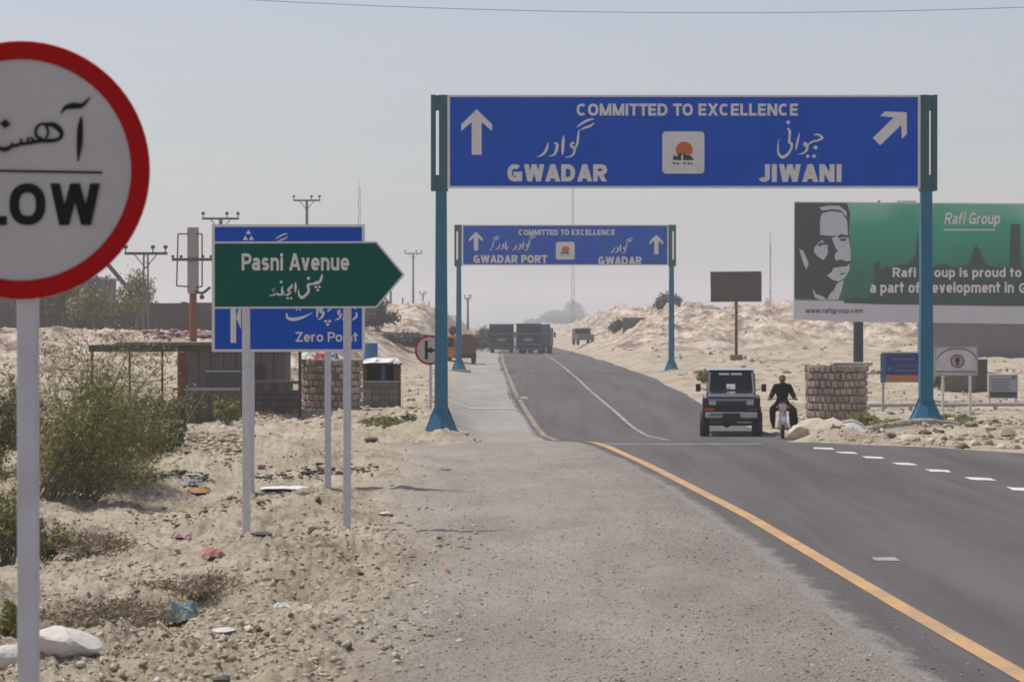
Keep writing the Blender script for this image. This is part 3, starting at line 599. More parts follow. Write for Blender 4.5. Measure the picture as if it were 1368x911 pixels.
# ---------------------------------------------------------------- gantries
def gantry(name, label, Y, pxl, pxr, X0px, baseL, baseR, sx0, sx1, tiltpx, content, faceM):
    """pixel frame of the near gantry is used for both; k is the local scale"""
    k = F / Y; t = thing(name, label, "gantry", (at((pxl + pxr) / 2, 433, Y).x, Y, 0))
    pl = Plane((pxl + pxr) / 2, HZ + CH * k, k); s = 58.03 / k   # size in near-gantry pixels -> metres stay equal
    m = 1 / 58.03
    for side, px, zb in ((-1, pxl, baseL), (1, pxr, baseR)):
        x = pl.p(px, 0)[0]
        # tapering square post, splayed foot plates and slab
        ht = 5.52; pz = zb
        mb = MB(); a, b = .155, .125
        mb.hexa([(x - a, -.16, pz), (x + a, -.16, pz), (x + a, .16, pz), (x - a, .16, pz)], [(x - b, -.13, ht), (x + b, -.13, ht), (x + b, .13, ht), (x - b, .13, ht)]); mb.build("post", M_teal, t, bevel=.012)
        for ang in range(4):
            rot = Matrix.Translation((x, 0, 0)) @ Matrix.Rotation(ang * math.pi / 2, 4, 'Z'); mb = MB(); q = .145
            vs = [rot @ Vector(p) for p in ((q, -.012, pz), (.37, -.012, pz), (.37, -.012, pz + .06), (q, -.012, pz + .62), (q, .012, pz), (.37, .012, pz), (.37, .012, pz + .06), (q, .012, pz + .62))]
            mb.add(vs, [(0, 1, 2, 3), (7, 6, 5, 4), (0, 4, 5, 1), (1, 5, 6, 2), (2, 6, 7, 3), (3, 7, 4, 0)]); mb.build("gusset", M_teal, t)
        mb = MB(); l, h = [(x - .36, -.36, pz + .04), (x + .36, -.36, pz + .04), (x + .36, .36, pz + .04), (x - .36, .36, pz + .04)], [(x - .17, -.17, pz + .45), (x + .17, -.17, pz + .45), (x + .17, .17, pz + .45), (x - .17, .17, pz + .45)]
        mb.hexa(l, h); mb.build("foot_plate", M_teal, t)
        mb = MB(); mb.box(x - .40, x + .40, -.40, .40, pz, pz + .035); mb.build("base_plate", M_teal, t, bevel=.006)
        mb = MB(); mb.box(x - .62, x + .62, -.6, .6, pz - .6, pz - .002); mb.build("slab", M_conc, t, bevel=.03)
        # head frame: two uprights, a slot between them
        o = -side * 0
        outer = x + side * .235; inner = x - side * .10
        zt = 7.70; zq = 5.50
        mb = MB(); mb.box(min(outer, outer - side * .11), max(outer, outer - side * .11), -.16, .16, zq, zt); mb.build("head_outer_upright", M_tealdk, t, bevel=.008)
        e0, e1 = outer - side * .185, x - side * .155
        mb = MB(); mb.box(min(e0, e1), max(e0, e1), -.15, .15, zq, zt); mb.build("head_inner_upright", M_tealdk, t, bevel=.008)
        c0, c1 = outer - side * .11, outer - side * .185
        for za, zb_ in ((zq + .01, zq + .36), (zt - .34, zt - .01)):
            mb = MB(); mb.box(min(c0, c1), max(c0, c1), -.14, .14, za, zb_); mb.build("head_web", M_tealdk, t)
    # box truss behind the panel
    xl_, xr_ = pl.p(pxl, 0)[0] + .17, pl.p(pxr, 0)[0] - .17
    for z in (5.75, 7.40):
        for y in (.02, .12):
            mb = MB(); mb.box(xl_, xr_, y, y + .05, z, z + .06); mb.build("truss_chord", M_tealdk, t)
    nb = 10
    for i in range(nb):
        xa, xb = xl_ + (xr_ - xl_) * i / nb, xl_ + (xr_ - xl_) * (i + 1) / nb; za, zb_ = (5.80, 7.41) if i % 2 else (7.41, 5.80)
        mb = MB(); mb.tube((xa, .10, za), (xb, .10, zb_), .022, .022, 6); mb.build("truss_brace", M_tealdk, t)
    # panel
    X0, X1 = sx0, sx1; c = m
    zt0, zb0 = 7.69, 5.55
    panel = thing("sign_panel", None, None); del panel
    mb = MB(); mb.box(X0, X1, -.20, -.17, zb0, zt0); p = mb.build("sign_panel", M_letter, t)
    q_ = np.linspace(X0 + .06, X1 - .06, 10)
    for i in range(9): mb = MB(); mb.box(q_[i] + .0005, q_[i + 1] - .0005, -.206 + .001 * (i % 2), -.2015, zb0 + .055, zt0 - .05); mb.build("blue_sheet", (faceM, M_blue_b)[i % 2], p)
    for i in range(6):
        xx = X0 + (X1 - X0) * (i + .5) / 6; mb = MB(); mb.box(xx - .03, xx + .03, -.168, .018, zb0 + .15, zt0 - .15); mb.build("panel_bracket", M_tealdk, p)
    content(p, pl)
    return t, p
def logo(p, pl, x0, x1, y0, y1, d=-.209):
    mb = MB(); r = (x1 - x0) * .09; pts = []
    for cx_, cy_, a0 in ((x1 - r, y0 + r, -90), (x1 - r, y1 - r, 0), (x0 + r, y1 - r, 90), (x0 + r, y0 + r, 180)):
        for i in range(5): a = math.radians(a0 + i * 22.5); pts.append((cx_ + r * math.cos(a), cy_ + r * math.sin(a)))
    pl.poly(mb, pts, d); o = mb.build("emblem_plate", M_letter, p)
    W = x1 - x0; fx = lambda u: x0 + W * u; fy = lambda v: y0 + (y1 - y0) * v
    mb = MB(); q = [(fx(.52 + .20 * math.cos(a)), fy(.44 + .20 * math.sin(a))) for a in [math.radians(30 - i * 15) for i in range(17)]]
    pl.poly(mb, q, d - .003); mb.build("emblem_sun", M_logo_o, p)
    mb = MB()
    for pts in ([(.25,.68),(.27,.55),(.34,.60),(.42,.53),(.46,.68)], [(.49,.68),(.50,.48),(.56,.56),(.62,.54),(.72,.62),(.74,.68)], [(.36,.56),(.43,.50),(.47,.55),(.44,.60)]): pl.poly(mb, [(fx(a), fy(b)) for a, b in pts], d - .005)
    for a, b, c_ in ((.25,.32,.755),(.34,.40,.765),(.50,.56,.76),(.60,.66,.765),(.68,.72,.77)): pl.poly(mb, [(fx(a), fy(c_ - .02)), (fx(b), fy(c_ - .02)), (fx(b), fy(c_ + .015)), (fx(a), fy(c_ + .015))], d - .005)
    mb.build("emblem_marks", M_logo_g, p)
def near_content(p, pl):
    d = -.210
    pl.words(p, M_letter, ("COMMITTED TO EXCELLENCE", 770, 1064.5, 140, 156, .032), ("GWADAR", 678, 810.5, 220.5, 243.5, .052), ("JIWANI", 1012.5, 1122.5, 220.5, 244, .052), d=d)
    pl.urdu(p, M_letter, GWADAR_U, 700, 150, 1 / 9.108, 1.0, d); pl.urdu(p, M_letter, JIWANI_U, 1000, 150, 1 / 9.107, 1.0, d)
    mb = MB(); arrow(pl, mb, 637, 147.5, 208, 20.5, 6.6, 20, 0, d); mb.build("arrow", M_letter, p); mb = MB(); arrow(pl, mb, 1189, 143, 199, 21, 7, 20, math.radians(46), d); mb.build("arrow", M_letter, p)
    logo(p, pl, 884, 940, 177, 233)
k = F / 58.6; px0 = (589.5 + 1239.5) / 2
gantry("sign_gantry", "near blue sign gantry over the road reading GWADAR and JIWANI", 58.6, 589.5, 1237, 0, tz(at(589.5, 433, 58.6).x, 58.6) + .02, tz(at(1237, 433, 58.6).x, 58.6) + .02,
       (598 - 913.25) / k, (1227.5 - 913.25) / k, 0, near_content, M_blue)
M_blue2 = mat("blue_sheet_hazed", (.003,.10,.44), .6, 0, (.005,.11,.48), 1, spec=.06)  # distance haze mixed into the far gantry's blue
def far_content(p, pl):
    mb = MB(); d = -.212
    pl.words(p, M_letter, ("COMMITTED TO EXCELLENCE", 693, 821, 307, 314.5, .035), ("GWADAR PORT", 632.5, 731, 341, 351.5, .045), ("GWADAR", 799, 857, 343, 354, .045), d=d)
    s2 = .046; pl.pen(mb, [[(x, y, w * 1.25) for x, y, w in st] for st in GWADAR_U], 677, 309, s2, 1, d)
    pl.pen(mb, [[(x, y, w * 1.25) for x, y, w in st] for st in [GWADAR_U[5], GWADAR_U[6], [(560,440,14),(520,520,26),(470,500,22),(430,530,22)], [(505,560,20)], [(470,420,20)], GWADAR_U[4]]], 655, 309.5, s2 * .95, 1, d)
    pl.pen(mb, [[(x, y, w * 1.25) for x, y, w in st] for st in [GWADAR_U[0], GWADAR_U[1], GWADAR_U[2], [(600,455,12),(575,540,24),(540,520,20)]]], 632, 312, s2 * .9, 1, d)
    mb.build("urdu_lettering", M_letter, p); mb = MB()
    pl.pen(mb, [[(x, y, w * 1.2) for x, y, w in st] for st in GWADAR_U], 808, 314, s2 * .95, 1, d); mb.build("urdu_lettering", M_letter, p)
    for q in ((636, 310, 335), (876.5, 314, 340)): mb = MB(); arrow(pl, mb, *q, 9, 2.9, 9, 0, d); mb.build("arrow", M_letter, p)
    logo(p, pl, 742.5, 767.5, 323.5, 347, -.211)
Yf = 135; kf = F / Yf
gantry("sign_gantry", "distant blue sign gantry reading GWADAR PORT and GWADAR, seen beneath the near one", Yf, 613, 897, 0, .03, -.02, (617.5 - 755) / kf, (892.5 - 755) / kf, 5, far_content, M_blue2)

# ---------------------------------------------------------------- no right turn sign
Y = 75; k = F / Y; g = tz(at(575, 433, Y).x, Y)
t = thing("junction_sign", "small round red-ringed sign with a side-road symbol beside the near gantry's left post", "road sign", (at(575, 433, Y).x, Y, g))
pl = Plane(575, HZ + (CH - g) * k, k); cx, cz = pl.p(574, 467.5); R = 20 / k
mb = MB(); mb.tube((cx, 0, cz), (cx, .01, cz), R, R, 32); mb.build("disc_plate", M_white, t)
mb = MB()
for i in range(40):
    a, b = 2 * math.pi * i / 40, 2 * math.pi * (i + 1) / 40
    mb.add([(cx + R * f_ * math.cos(u_), -.004, cz + R * f_ * math.sin(u_)) for f_, u_ in ((.86, a), (1, a), (1, b), (.86, b))], [(0, 1, 2, 3)])
mb.build("red_ring", M_red, t)
mb = MB(); pl.rect(mb, 567.5, 571.5, 455, 480, -.006); pl.poly(mb, [(571.5, 466), (577, 463.5), (577, 466.5), (583, 466.5), (583, 469.5), (577, 469.5), (577, 472), (571.5, 470)], -.008); mb.build("symbol", M_black, t)
mb = MB(); mb.tube((0, .05, -.3), (0, .05, cz + R * .5), .045, .045, 8); mb.build("post", M_postw, t)

# ---------------------------------------------------------------- big billboard
Y = 130; k = F / Y; xc = 1320
t = thing("billboard", "large green billboard with a man's portrait and Rafi Group slogan on a dark post", "billboard", (at(xc, 433, Y).x, Y, 0))
pl = Plane(xc, HZ + CH * k, k); X = lambda c: 1050 + c / 4.302; Yc = lambda c: 260 + c / 4.302
bx1 = 1600
mb = MB(); mb.prism([pl.p(1061, 269.5), pl.p(bx1, 274), pl.p(bx1, 436), pl.p(1150, 430), pl.p(1060, 427)], 0, .25); mb.build("panel", mat("banner_white", (.66,.65,.68), .6, 0, (.60,.59,.62), .8), t)
gm = bpy.data.materials.new("green_banner_print"); gm.use_nodes = True; nn = gm.node_tree; bb = nn.nodes["Principled BSDF"]; bb.inputs["Roughness"].default_value = .55
tcn = nn.nodes.new("ShaderNodeTexCoord"); mpn = nn.nodes.new("ShaderNodeMapping"); mpn.inputs["Scale"].default_value = (1, 1, 1); rpn = nn.nodes.new("ShaderNodeValToRGB"); grn = nn.nodes.new("ShaderNodeTexNoise"); grn.inputs["Scale"].default_value = .30; grn.inputs["Detail"].default_value = 1
sep = nn.nodes.new("ShaderNodeSeparateXYZ"); mth = nn.nodes.new("ShaderNodeMath"); mth.operation = 'MULTIPLY_ADD'; mth.inputs[1].default_value = .15; mth.inputs[2].default_value = -.90
ad = nn.nodes.new("ShaderNodeMath"); ad.operation = 'MULTIPLY_ADD'; ad.inputs[1].default_value = .5
for a_, b_ in ((tcn.outputs["Object"], sep.inputs[0]), (sep.outputs[2], mth.inputs[0]), (tcn.outputs["Object"], grn.inputs["Vector"]), (grn.outputs[0], ad.inputs[0]), (mth.outputs[0], ad.inputs[2]), (ad.outputs[0], rpn.inputs[0]), (rpn.outputs[0], bb.inputs["Base Color"])): nn.links.new(a_, b_)
e = rpn.color_ramp.elements; e[0].position = .05; e[0].color = (.001,.15,.09,1); e[1].position = .78; e[1].color = (.36,.66,.48,1); q = e.new(.5); q.color = (.006,.36,.21,1)
mb = MB(); pl.poly(mb, [(1062.5, 271.5), (bx1, 275), (bx1, 407), (1062.5, 401)], -.02); mb.build("banner_print", gm, t)
cp = lambda L_: [(X(a), Yc(b)) for a, b in L_]
M_pd = mat("print_dark", (.028,.036,.038), .6); M_pl = mat("print_pale_grey", (.62,.64,.66), .6, 0, (.50,.52,.54), 8, lo=.3, hi=.7); M_ps = mat("print_skyline", (.018,.040,.036), .6, 0, (.012,.075,.055), 1.2)
mb = MB(); d = -.03
for L_ in ([(50,48),(350,50),(368,110),(360,220),(50,220)], [(50,220),(360,220),(372,300),(372,400),(50,400)], [(50,400),(372,400),(340,480),(300,600),(50,592)]): pl.poly(mb, cp(L_), d)
po = mb.build("portrait_shadow", M_pd, t)
mb = MB(); d = -.04
for L_ in ([(205,110),(258,96),(320,105),(350,150),(355,232),(300,236),(245,238),(195,232),(195,150)], [(262,250),(300,236),(355,232),(362,265),(372,330),(300,330),(282,300)], [(288,330),(372,330),(371,380),(345,384),(315,372),(286,380),(278,352)],
           [(276,412),(345,414),(368,395),(362,440),(338,480),(300,500),(262,488),(236,466),(262,444)], [(163,305),(182,282),(205,262),(238,292),(240,338),(215,378),(180,355),(160,330)], [(75,315),(96,320),(112,352),(130,398),(116,432),(96,385)],
           [(190,76),(240,64),(305,66),(348,100),(346,132),(318,92),(262,84),(210,94)], [(150,540),(172,572),(212,585),(236,606),(190,604),(165,590)], [(236,606),(252,570),(276,548),(290,512),(332,490),(322,540),(300,604)]): pl.poly(mb, cp(L_), d)
mb.build("portrait_light", M_pl, t)
mb = MB(); d = -.05
for L_ in ([(296,236),(318,228),(358,236),(356,248),(320,246),(300,252)], [(306,258),(322,252),(350,256),(340,268),(314,268)], [(186,238),(215,232),(250,244),(262,266),(232,256),(200,258)], [(180,290),(196,276),(222,276),(236,288),(210,290),(188,300)], [(250,398),(290,378),(330,378),(358,394),(354,408),(320,414),(256,424)],
           [(240,560),(262,520),(284,508),(272,548),(252,566)], [(206,395),(214,392),(216,408),(207,410)], [(310,455),(338,448),(336,456),(312,462)]): mb = MB(); pl.poly(mb, cp(L_), d); mb.build("portrait_feature", M_pd, t)
mb = MB(); d = -.03
for L_ in ([(330,622),(338,596),(410,588),(455,598),(505,560),(505,630)], [(505,630),(505,392),(540,386),(546,440),(575,412),(610,418),(640,404),(700,402),(700,632)], [(700,632),(700,396),(722,372),(745,345),(756,200),(764,345),(790,372),(830,420),(880,402),(920,396),(920,636)], [(920,636),(920,402),(960,418),(1050,402),(1076,316),(1094,288),(1110,316),(1132,368),(1150,400),(1200,422),(1200,640)],
           [(1200,640),(1200,420),(1284,418),(1290,172),(1345,168),(1350,420),(1500,430),(1500,642)], [(1500,642),(1500,390),(1560,330),(1580,470),(1700,470),(1720,300),(1780,300),(1790,480),(2360,480),(2360,660)]): pl.poly(mb, cp(L_), d)
mb.build("skyline_print", M_ps, t)
d = -.05
pl.words(t, M_letter, ("Rafi Group is proud to", X(612), X(1352), Yc(420), Yc(490), .028), ("be", X(1385), X(1462), Yc(420), Yc(476), .028), ("a part of development in", X(482), X(1308), Yc(502), Yc(582), .028), ("Gwadar", X(1338), X(1590), Yc(508), Yc(566), .028), ("Rafi Group", X(905), X(1222), Yc(104), Yc(190), .02, 3), d=d)
mb = MB(); pl.rect(mb, X(905), X(1200), Yc(198), Yc(208), d); mb.build("underline", M_lettd, t)
mb = MB(); pl.text(mb, "www.rafigroup.com", X(112), X(440), Yc(654), Yc(688), .012, -.03); mb.build("web_address", mat("print_soft_black", (.06,.06,.07), .6), t)
for px in (1148.5, 1495):
    x = pl.p(px, 0)[0]; mb = MB(); mb.tube((x, .5, -.3), (x, .5, pl.p(0, 285)[1]), .26, .24, 16); mb.build("post", mat("black_steel", (.016,.02,.022), .6), t)
mb = MB()
for yy in (300, 350, 405): z = pl.p(0, yy)[1]; mb.box(pl.p(1075, 0)[0], pl.p(1590, 0)[0], .26, .40, z - .08, z + .08)
mb.build("back_rail", M_tealdk, t)
for px, w_ in ((1173, 3), (1198, 26)):
    mb = MB(); a = pl.p(px, 270)[0]; z = pl.p(0, 270.5)[1]; mb.box(a, a + w_ / k, .05, .2, z, z + .09); mb.build("floodlight", M_grey if w_ == 3 else M_postw, t)

# brown small billboard
Y = 150; k = F / Y; g = tz(at(984, 433, Y).x, Y)
t = thing("small_billboard", "blank dark brown billboard on one thin post over a square footing", "billboard", (at(984, 433, Y).x, Y, g))
pl = Plane(984, HZ + (CH - g) * k, k)
mb = MB(); mb.prism([pl.p(949, 363), pl.p(1016.5, 362.5), pl.p(1017.5, 403), pl.p(950, 403.5)], 0, .14); mb.build("panel", M_brown, t)
mb = MB(); a, b = pl.p(950, 403), pl.p(1016, 364)
mb.box(a[0] - .03, b[0] + .05, -.03, .0, a[1], a[1] + .05); mb.box(a[0] - .03, b[0] + .05, -.03, 0, b[1] - .05, b[1]); mb.box(a[0] - .03, a[0] + .03, -.035, -.001, a[1], b[1]); mb.box(b[0] - .02, b[0] + .06, -.035, -.001, a[1], b[1]); mb.build("frame", M_rust, t)
mb = MB(); mb.tube((0, .2, 0), (0, .2, pl.p(0, 370)[1]), .10, .09, 10); mb.build("post", M_rust, t)
mb = MB(); mb.box(-.36, .36, -.15, .55, -.4, .38); mb.build("footing", mat("brown_concrete", (.22,.16,.12), .9, 0, (.16,.12,.09), 4), t, bevel=.03)

# ---------------------------------------------------------------- signs right of the road
def two_post_board(name, label, cat, Y, x0, x1, y0, y1, faceM, posts, extra=None, thick=.05):
    k = F / Y; xm = (x0 + x1) / 2; g = tz(at(xm, 433, Y).x, Y); t = thing(name, label, cat, (at(xm, 433, Y).x, Y, g)); pl = Plane(xm, HZ + (CH - g) * k, k)
    mb = MB(); a, b = pl.p(x0, y1), pl.p(x1, y0); mb.box(a[0], b[0], 0, thick, a[1], b[1]); mb.build("panel", faceM, t)
    mb = MB(); frame_rect(mb, a[0] - .02, b[0] + .02, a[1] - .02, b[1] + .02, .045, -.015, thick + .01); mb.build("frame", M_sheet, t)
    for px in posts:
        x = pl.p(px, 0)[0]; mb = MB(); mb.tube((x, thick + .06, -.3), (x, thick + .06, b[1]), .045, .045, 8); mb.build("post", M_postw if name != "notice_board" else M_sheet, t)
    if extra: extra(t, pl)
    return t
def ex_blue(t, pl):
    mb = MB(); pl.rect(mb, 1180, 1246, 501, 508.5, -.02); mb.build("orange_band", mat("orange_print", (.50,.17,.03), .6), t)
    mb = MB(); pl.rect(mb, 1176, 1183.5, 473, 511, -.03); mb.build("side_strip", mat("light_blue_print", (.06,.17,.28), .6, 0, (.04,.10,.16), 6), t)
    mb = MB(); pl.rect(mb, 1190, 1222, 479, 481, -.02); pl.disc(mb, 1188, 492.5, 3, -.036); pl.rect(mb, 1196, 1236, 488, 489.5, -.02); pl.rect(mb, 1196, 1230, 494, 495.5, -.02); mb.build("faded_lines", M_pd if False else mat("faded_blue_print", (.10,.13,.30), .6), t)
two_post_board("notice_board", "blue board with an orange bottom band standing left of the gantry's right post", "sign", 84, 1178, 1248, 471, 510, mat("blue_notice", (.02,.045,.20), .6, 0, (.015,.03,.14), 2), (1180.5, 1243), ex_blue)
def ex_emb(t, pl):
    mb = MB(); pl.disc(mb, 1279, 482.5, 9.2, -.02, 24); mb.build("round_emblem", mat("maroon_print", (.20,.085,.10), .6), t)
    mb = MB(); pl.disc(mb, 1279, 482.5, 7.2, -.024, 24); mb.build("emblem_disc", mat("pale_pink_print", (.42,.33,.34), .6), t)
    mb = MB(); pl.rect(mb, 1277, 1281, 477, 488, -.028); pl.disc(mb, 1279, 481, 3.6, -.030, 8)
    mb.build("emblem_mark", mat("maroon_dark", (.07,.03,.04), .6), t)
    mb = MB(); pl.pen(mb, [[(1252,480,1.2),(1258,472,1.5),(1268,467,1.6),(1279,465.5,1.6),(1290,467,1.6),(1300,472,1.5),(1305,480,1.2)], [(1250,496.5,1.4),(1278,496.5,1.6),(1304,496.5,1.4)]], 0, 0, 1, 1.0, -.02); mb.build("arc_line", M_grey, t)
two_post_board("emblem_board", "white board with a round maroon emblem under an arc, right of the gantry's right post", "sign", 82, 1249, 1305.5, 464, 501, mat("dusty_white_board", (.66,.64,.64), .6, 0, (.46,.44,.44), 2), (1260.5, 1297), ex_emb)
def ex_small(t, pl):
    mb = MB(); pl.rect(mb, 1322.5, 1358.5, 523.5, 530.5, -.02); mb.build("green_band", mat("dark_green_print", (.012,.085,.065), .6), t)
    mb = MB(); pl.rect(mb, 1352, 1356.5, 502.5, 506, -.02)
    for i, y in enumerate((506, 509.5, 513, 516.5, 520)): pl.rect(mb, 1325, 1350 - 3 * (i % 2), y, y + 1, -.02)
    mb.build("small_text_lines", mat("print_slate", (.12,.13,.16), .6), t)
two_post_board("notice_sign", "small white sign with a dark green lower band at the right edge", "sign", 90, 1321.5, 1359, 501, 531.5, mat("pale_lilac_board", (.40,.40,.44), .6, 0, (.34,.34,.38), 3), (1323, 1358), ex_small)

# brown hut, pipe rail, grey building
Y = 102; k = F / Y; xm = 1291; g = tz(at(xm, 433, Y).x, Y) - .1
t = thing("roadside_hut", "small brown mud-brick hut behind the emblem board", "hut", (at(xm, 433, Y).x, Y, g)); pl = Plane(xm, HZ + (CH - g) * k, k)
M_mud = mat("mud_brick", (.22,.165,.135), .95, 0, (.16,.12,.10), 3, .5, 14)
a, b = pl.p(1262, 545), pl.p(1311, 494); mb = MB(); mb.box(a[0], b[0], 0, 1.8, -.3, b[1]); mb.build("wall", M_mud, t, bevel=.02)
a2, b2 = pl.p(1305.5, 545), pl.p(1318.5, 480); mb = MB(); mb.box(a2[0], b2[0], -.12, 1.6, -.3, b2[1]); mb.build("pier", mat("dark_brick", (.085,.065,.055), .9, 0, (.11,.085,.07), 5, .4, 20), t, bevel=.02)
mb = MB(); mb.box(a[0] - .08, a2[0] - .01, -.1, 1.9, b[1], b[1] + .09); mb.build("roof_slab", M_conc, t)
mb = MB(); z = pl.p(0, 530)[1]; mb.box(a[0] + .25, a[0] + 1.25, -.02, .0, z, z + .22); mb.build("low_opening", M_black, t)
Y = 86; k = F / Y; t = thing("pipe_rail", "low pale pipe rail running across the right verge behind the gantry post", "rail", (at(1265, 433, Y).x, Y, 0))
zr_ = at(0, 541, Y).z; xa, xb = at(1160, 0, Y).x - t.location.x, at(1500, 0, Y).x - t.location.x
mb = MB(); mb.tube((xa, 0, zr_), (xb, 0, zr_ + .05), .07, .07, 8); mb.build("pipe", mat("pale_pipe", (.44,.41,.38), .7, 0, (.34,.31,.28), 4), t)
for i in range(7):
    x = xa + (xb - xa) * i / 6; mb = MB(); mb.box(x - .06, x + .06, -.06, .06, -1.2, zr_ - .05 + .008 * i); mb.build("support", M_conc, t)
Y = 160; k = F / Y; t = thing("long_building", "long low grey concrete building below the billboard at the right edge", "building", (at(1400, 433, Y).x, Y, .1)); pl = Plane(1400, HZ + (CH - .1) * k, k)
M_gwall = mat("grey_render_wall", (.20,.185,.175), .9, 0, (.17,.16,.15), .7, .2, 6)
a, b = pl.p(1246, 500), pl.p(1640, 424); mb = MB(); mb.box(a[0], b[0], 0, 6, -.6, b[1] - .35); mb.build("wall", M_gwall, t)
mb = MB(); mb.box(a[0] - .12, b[0] + .12, -.12, 6.1, b[1] - .345, b[1] - .15); mb.build("roof_slab", M_conc, t)
for i in range(5):
    mb = MB(); x = a[0] + 9 + i * 2.4; mb.box(x, x + .9, -.03, .0, .9, 1.6); mb.build("window", M_black, t)

# ---------------------------------------------------------------- round stone bunkers
srng = random.Random(5)
def stone_meshes(prefix, n, w_, h_, d_, mats, seed):
    r = random.Random(seed); out = []
    for i in range(n):
        mb = MB(); j = lambda a: a * (1 + r.uniform(-.14, .14)); x, z, y = w_ / 2, h_ / 2, d_
        lo = [(-j(x) , 0, -j(z)), (j(x), 0, -j(z)), (j(x), y, -z), (-j(x), y, -z)]; hi = [(-j(x), 0, j(z)), (j(x), 0, j(z)), (j(x), y, z), (-j(x), y, z)]
        mb.hexa(lo, hi); o = mb.build(prefix, mats[i % len(mats)], bevel=min(w_, h_) * .12); out.append(o.data); bpy.data.objects.remove(o)
    return out
M_st = [mat("bunker_stone_a", (.47,.37,.29), .95, 0, (.35,.265,.21), 9, .5, 30), mat("bunker_stone_b", (.38,.29,.235), .95, 0, (.28,.215,.175), 9, .5, 30), mat("bunker_stone_c", (.52,.43,.35), .95, 0, (.40,.32,.26), 9, .5, 30)]
M_core = mat("bunker_mortar", (.24,.19,.16), 1, 0, (.18,.145,.125), 8)
def bunker(label, Y, x0, x1, ytop, ybase, seed, rows=9, around=32, gap=None):
    k = F / Y; R = (x1 - x0) / 2 / k; xm = (x0 + x1) / 2; zt = at(0, ytop, Y).z; zb = at(0, ybase, Y).z - .12; H = zt - zb
    t = thing("stone_bunker", label, "bunker", (at(xm, 433, Y).x, Y + R * 0, zb)); mb = MB(); n = 40
    core = MB(); ro, ri = R * .955 - .045, R - .30
    prof = [(ro, 0), (ro, H - .04), (ri, H - .04), (ri, H - .9)]
    vs = [(r_ * math.cos(2 * math.pi * i / n), r_ * math.sin(2 * math.pi * i / n), z) for r_, z in prof for i in range(n)]
    core.add(vs, [(j * n + i, j * n + (i + 1) % n, (j + 1) * n + (i + 1) % n, (j + 1) * n + i) for j in range(3) for i in range(n)] + [tuple(3 * n + i for i in range(n))]); core.build("mortar_core", M_core, t)
    h = H / rows; w_ = 2 * math.pi * R / around; ms = stone_meshes("stone", 9, w_ * .86, h * .86, .10, M_st, seed); r = random.Random(seed)
    for j in range(rows):
        for i in range(around):
            a = 2 * math.pi * (i + .5 * (j % 2) + r.uniform(-.06, .06)) / around
            if j == rows - 1 and r.random() < .12: continue
            if gap and j == gap[0] and abs(((a - gap[1] + math.pi) % (2 * math.pi)) - math.pi) < .12: continue
            o = bpy.data.objects.new("stone", r.choice(ms)); COL.objects.link(o); o.parent = t; rr = R * (1 - .045 * math.sin(math.pi * (j + .5) / rows)) + r.uniform(-.012, .022)
            o.location = (rr * math.cos(a), rr * math.sin(a), h * (j + .5) + r.uniform(-.012, .012)); o.rotation_euler = (r.uniform(-.06, .06), r.uniform(-.07, .07), a + math.pi / 2); o.scale = (r.uniform(.72, 1.08), r.uniform(.8, 1.2), r.uniform(.78, 1.08))
    return t
for m_ in M_st: pass
tb = bunker("round stone bunker between the motorcycle and the blue notice board, right of the road", 75, 1075, 1160, 487, 572, 21)
mb = MB(); k75 = F / 75
mb.box(-.2, .95, -.35, .5, 0, .09, Matrix.Translation((0.1, .2, (at(0, 487, 75).z - tb.location.z) - .03))); mb.build("top_slab", M_conc, tb, bevel=.02)
ta = bunker("round stone bunker behind the posts of the two left signs", 70, 401, 485, 479, 556, 33, gap=(6, -math.pi / 2 + .15))
# coloured cloths tucked on top of the left bunker
def cloth(name, label, cat, loc, sx, sy, hgt, m, seed, n=9, group=None):
    mb = MB(); r = np.random.RandomState(seed)
    for i in range(n):
        for j in range(n):
            x, y = sx * (i / (n - 1) - .5), sy * (j / (n - 1) - .5); z = hgt * (.5 + vn(np.array([i * .55 + seed]), np.array([j * .6 + seed * 2]))[0]) * (1 - (2 * i / (n - 1) - 1) ** 4 * .7) * (1 - (2 * j / (n - 1) - 1) ** 4 * .7)
            mb.v.append((x + .12 * sx * (r.rand() - .5) , y + .12 * sy * (r.rand() - .5), z))
    for i in range(n - 1):
        for j in range(n - 1): a = i * n + j; mb.f.append((a, a + 1, a + n + 1, a + n)); mb.mi.append(0)
    return tag(mb.build(name, m, loc=loc, smooth=False), label, cat, group)
ztop = ta.location.z + at(0, 479, 70).z - ta.location.z
M_cr, M_cb, M_cw = mat("red_cloth", (.40,.05,.07), .9), mat("blue_cloth", (.06,.17,.42), .9, 0, (.10,.25,.45), 5), mat("white_plastic_sheet", (.72,.71,.70), .7, 0, (.60,.59,.58), 4)
for nm, lb, px, w_, m_, s_ in (("red_cloth", "crumpled red cloth on top of the left stone bunker", 429, 16, M_cr, 3), ("white_cloth", "crumpled white cloth at the left rim of the left stone bunker", 411, 22, M_cw, 4), ("blue_cloth", "small blue cloth on top of the left stone bunker", 446, 14, M_cb, 6)):
    cloth(nm, lb, "cloth", (at(px, 0, 70).x, 69.75, ztop - .04), w_ / 48.6, .5, .17, m_, s_)

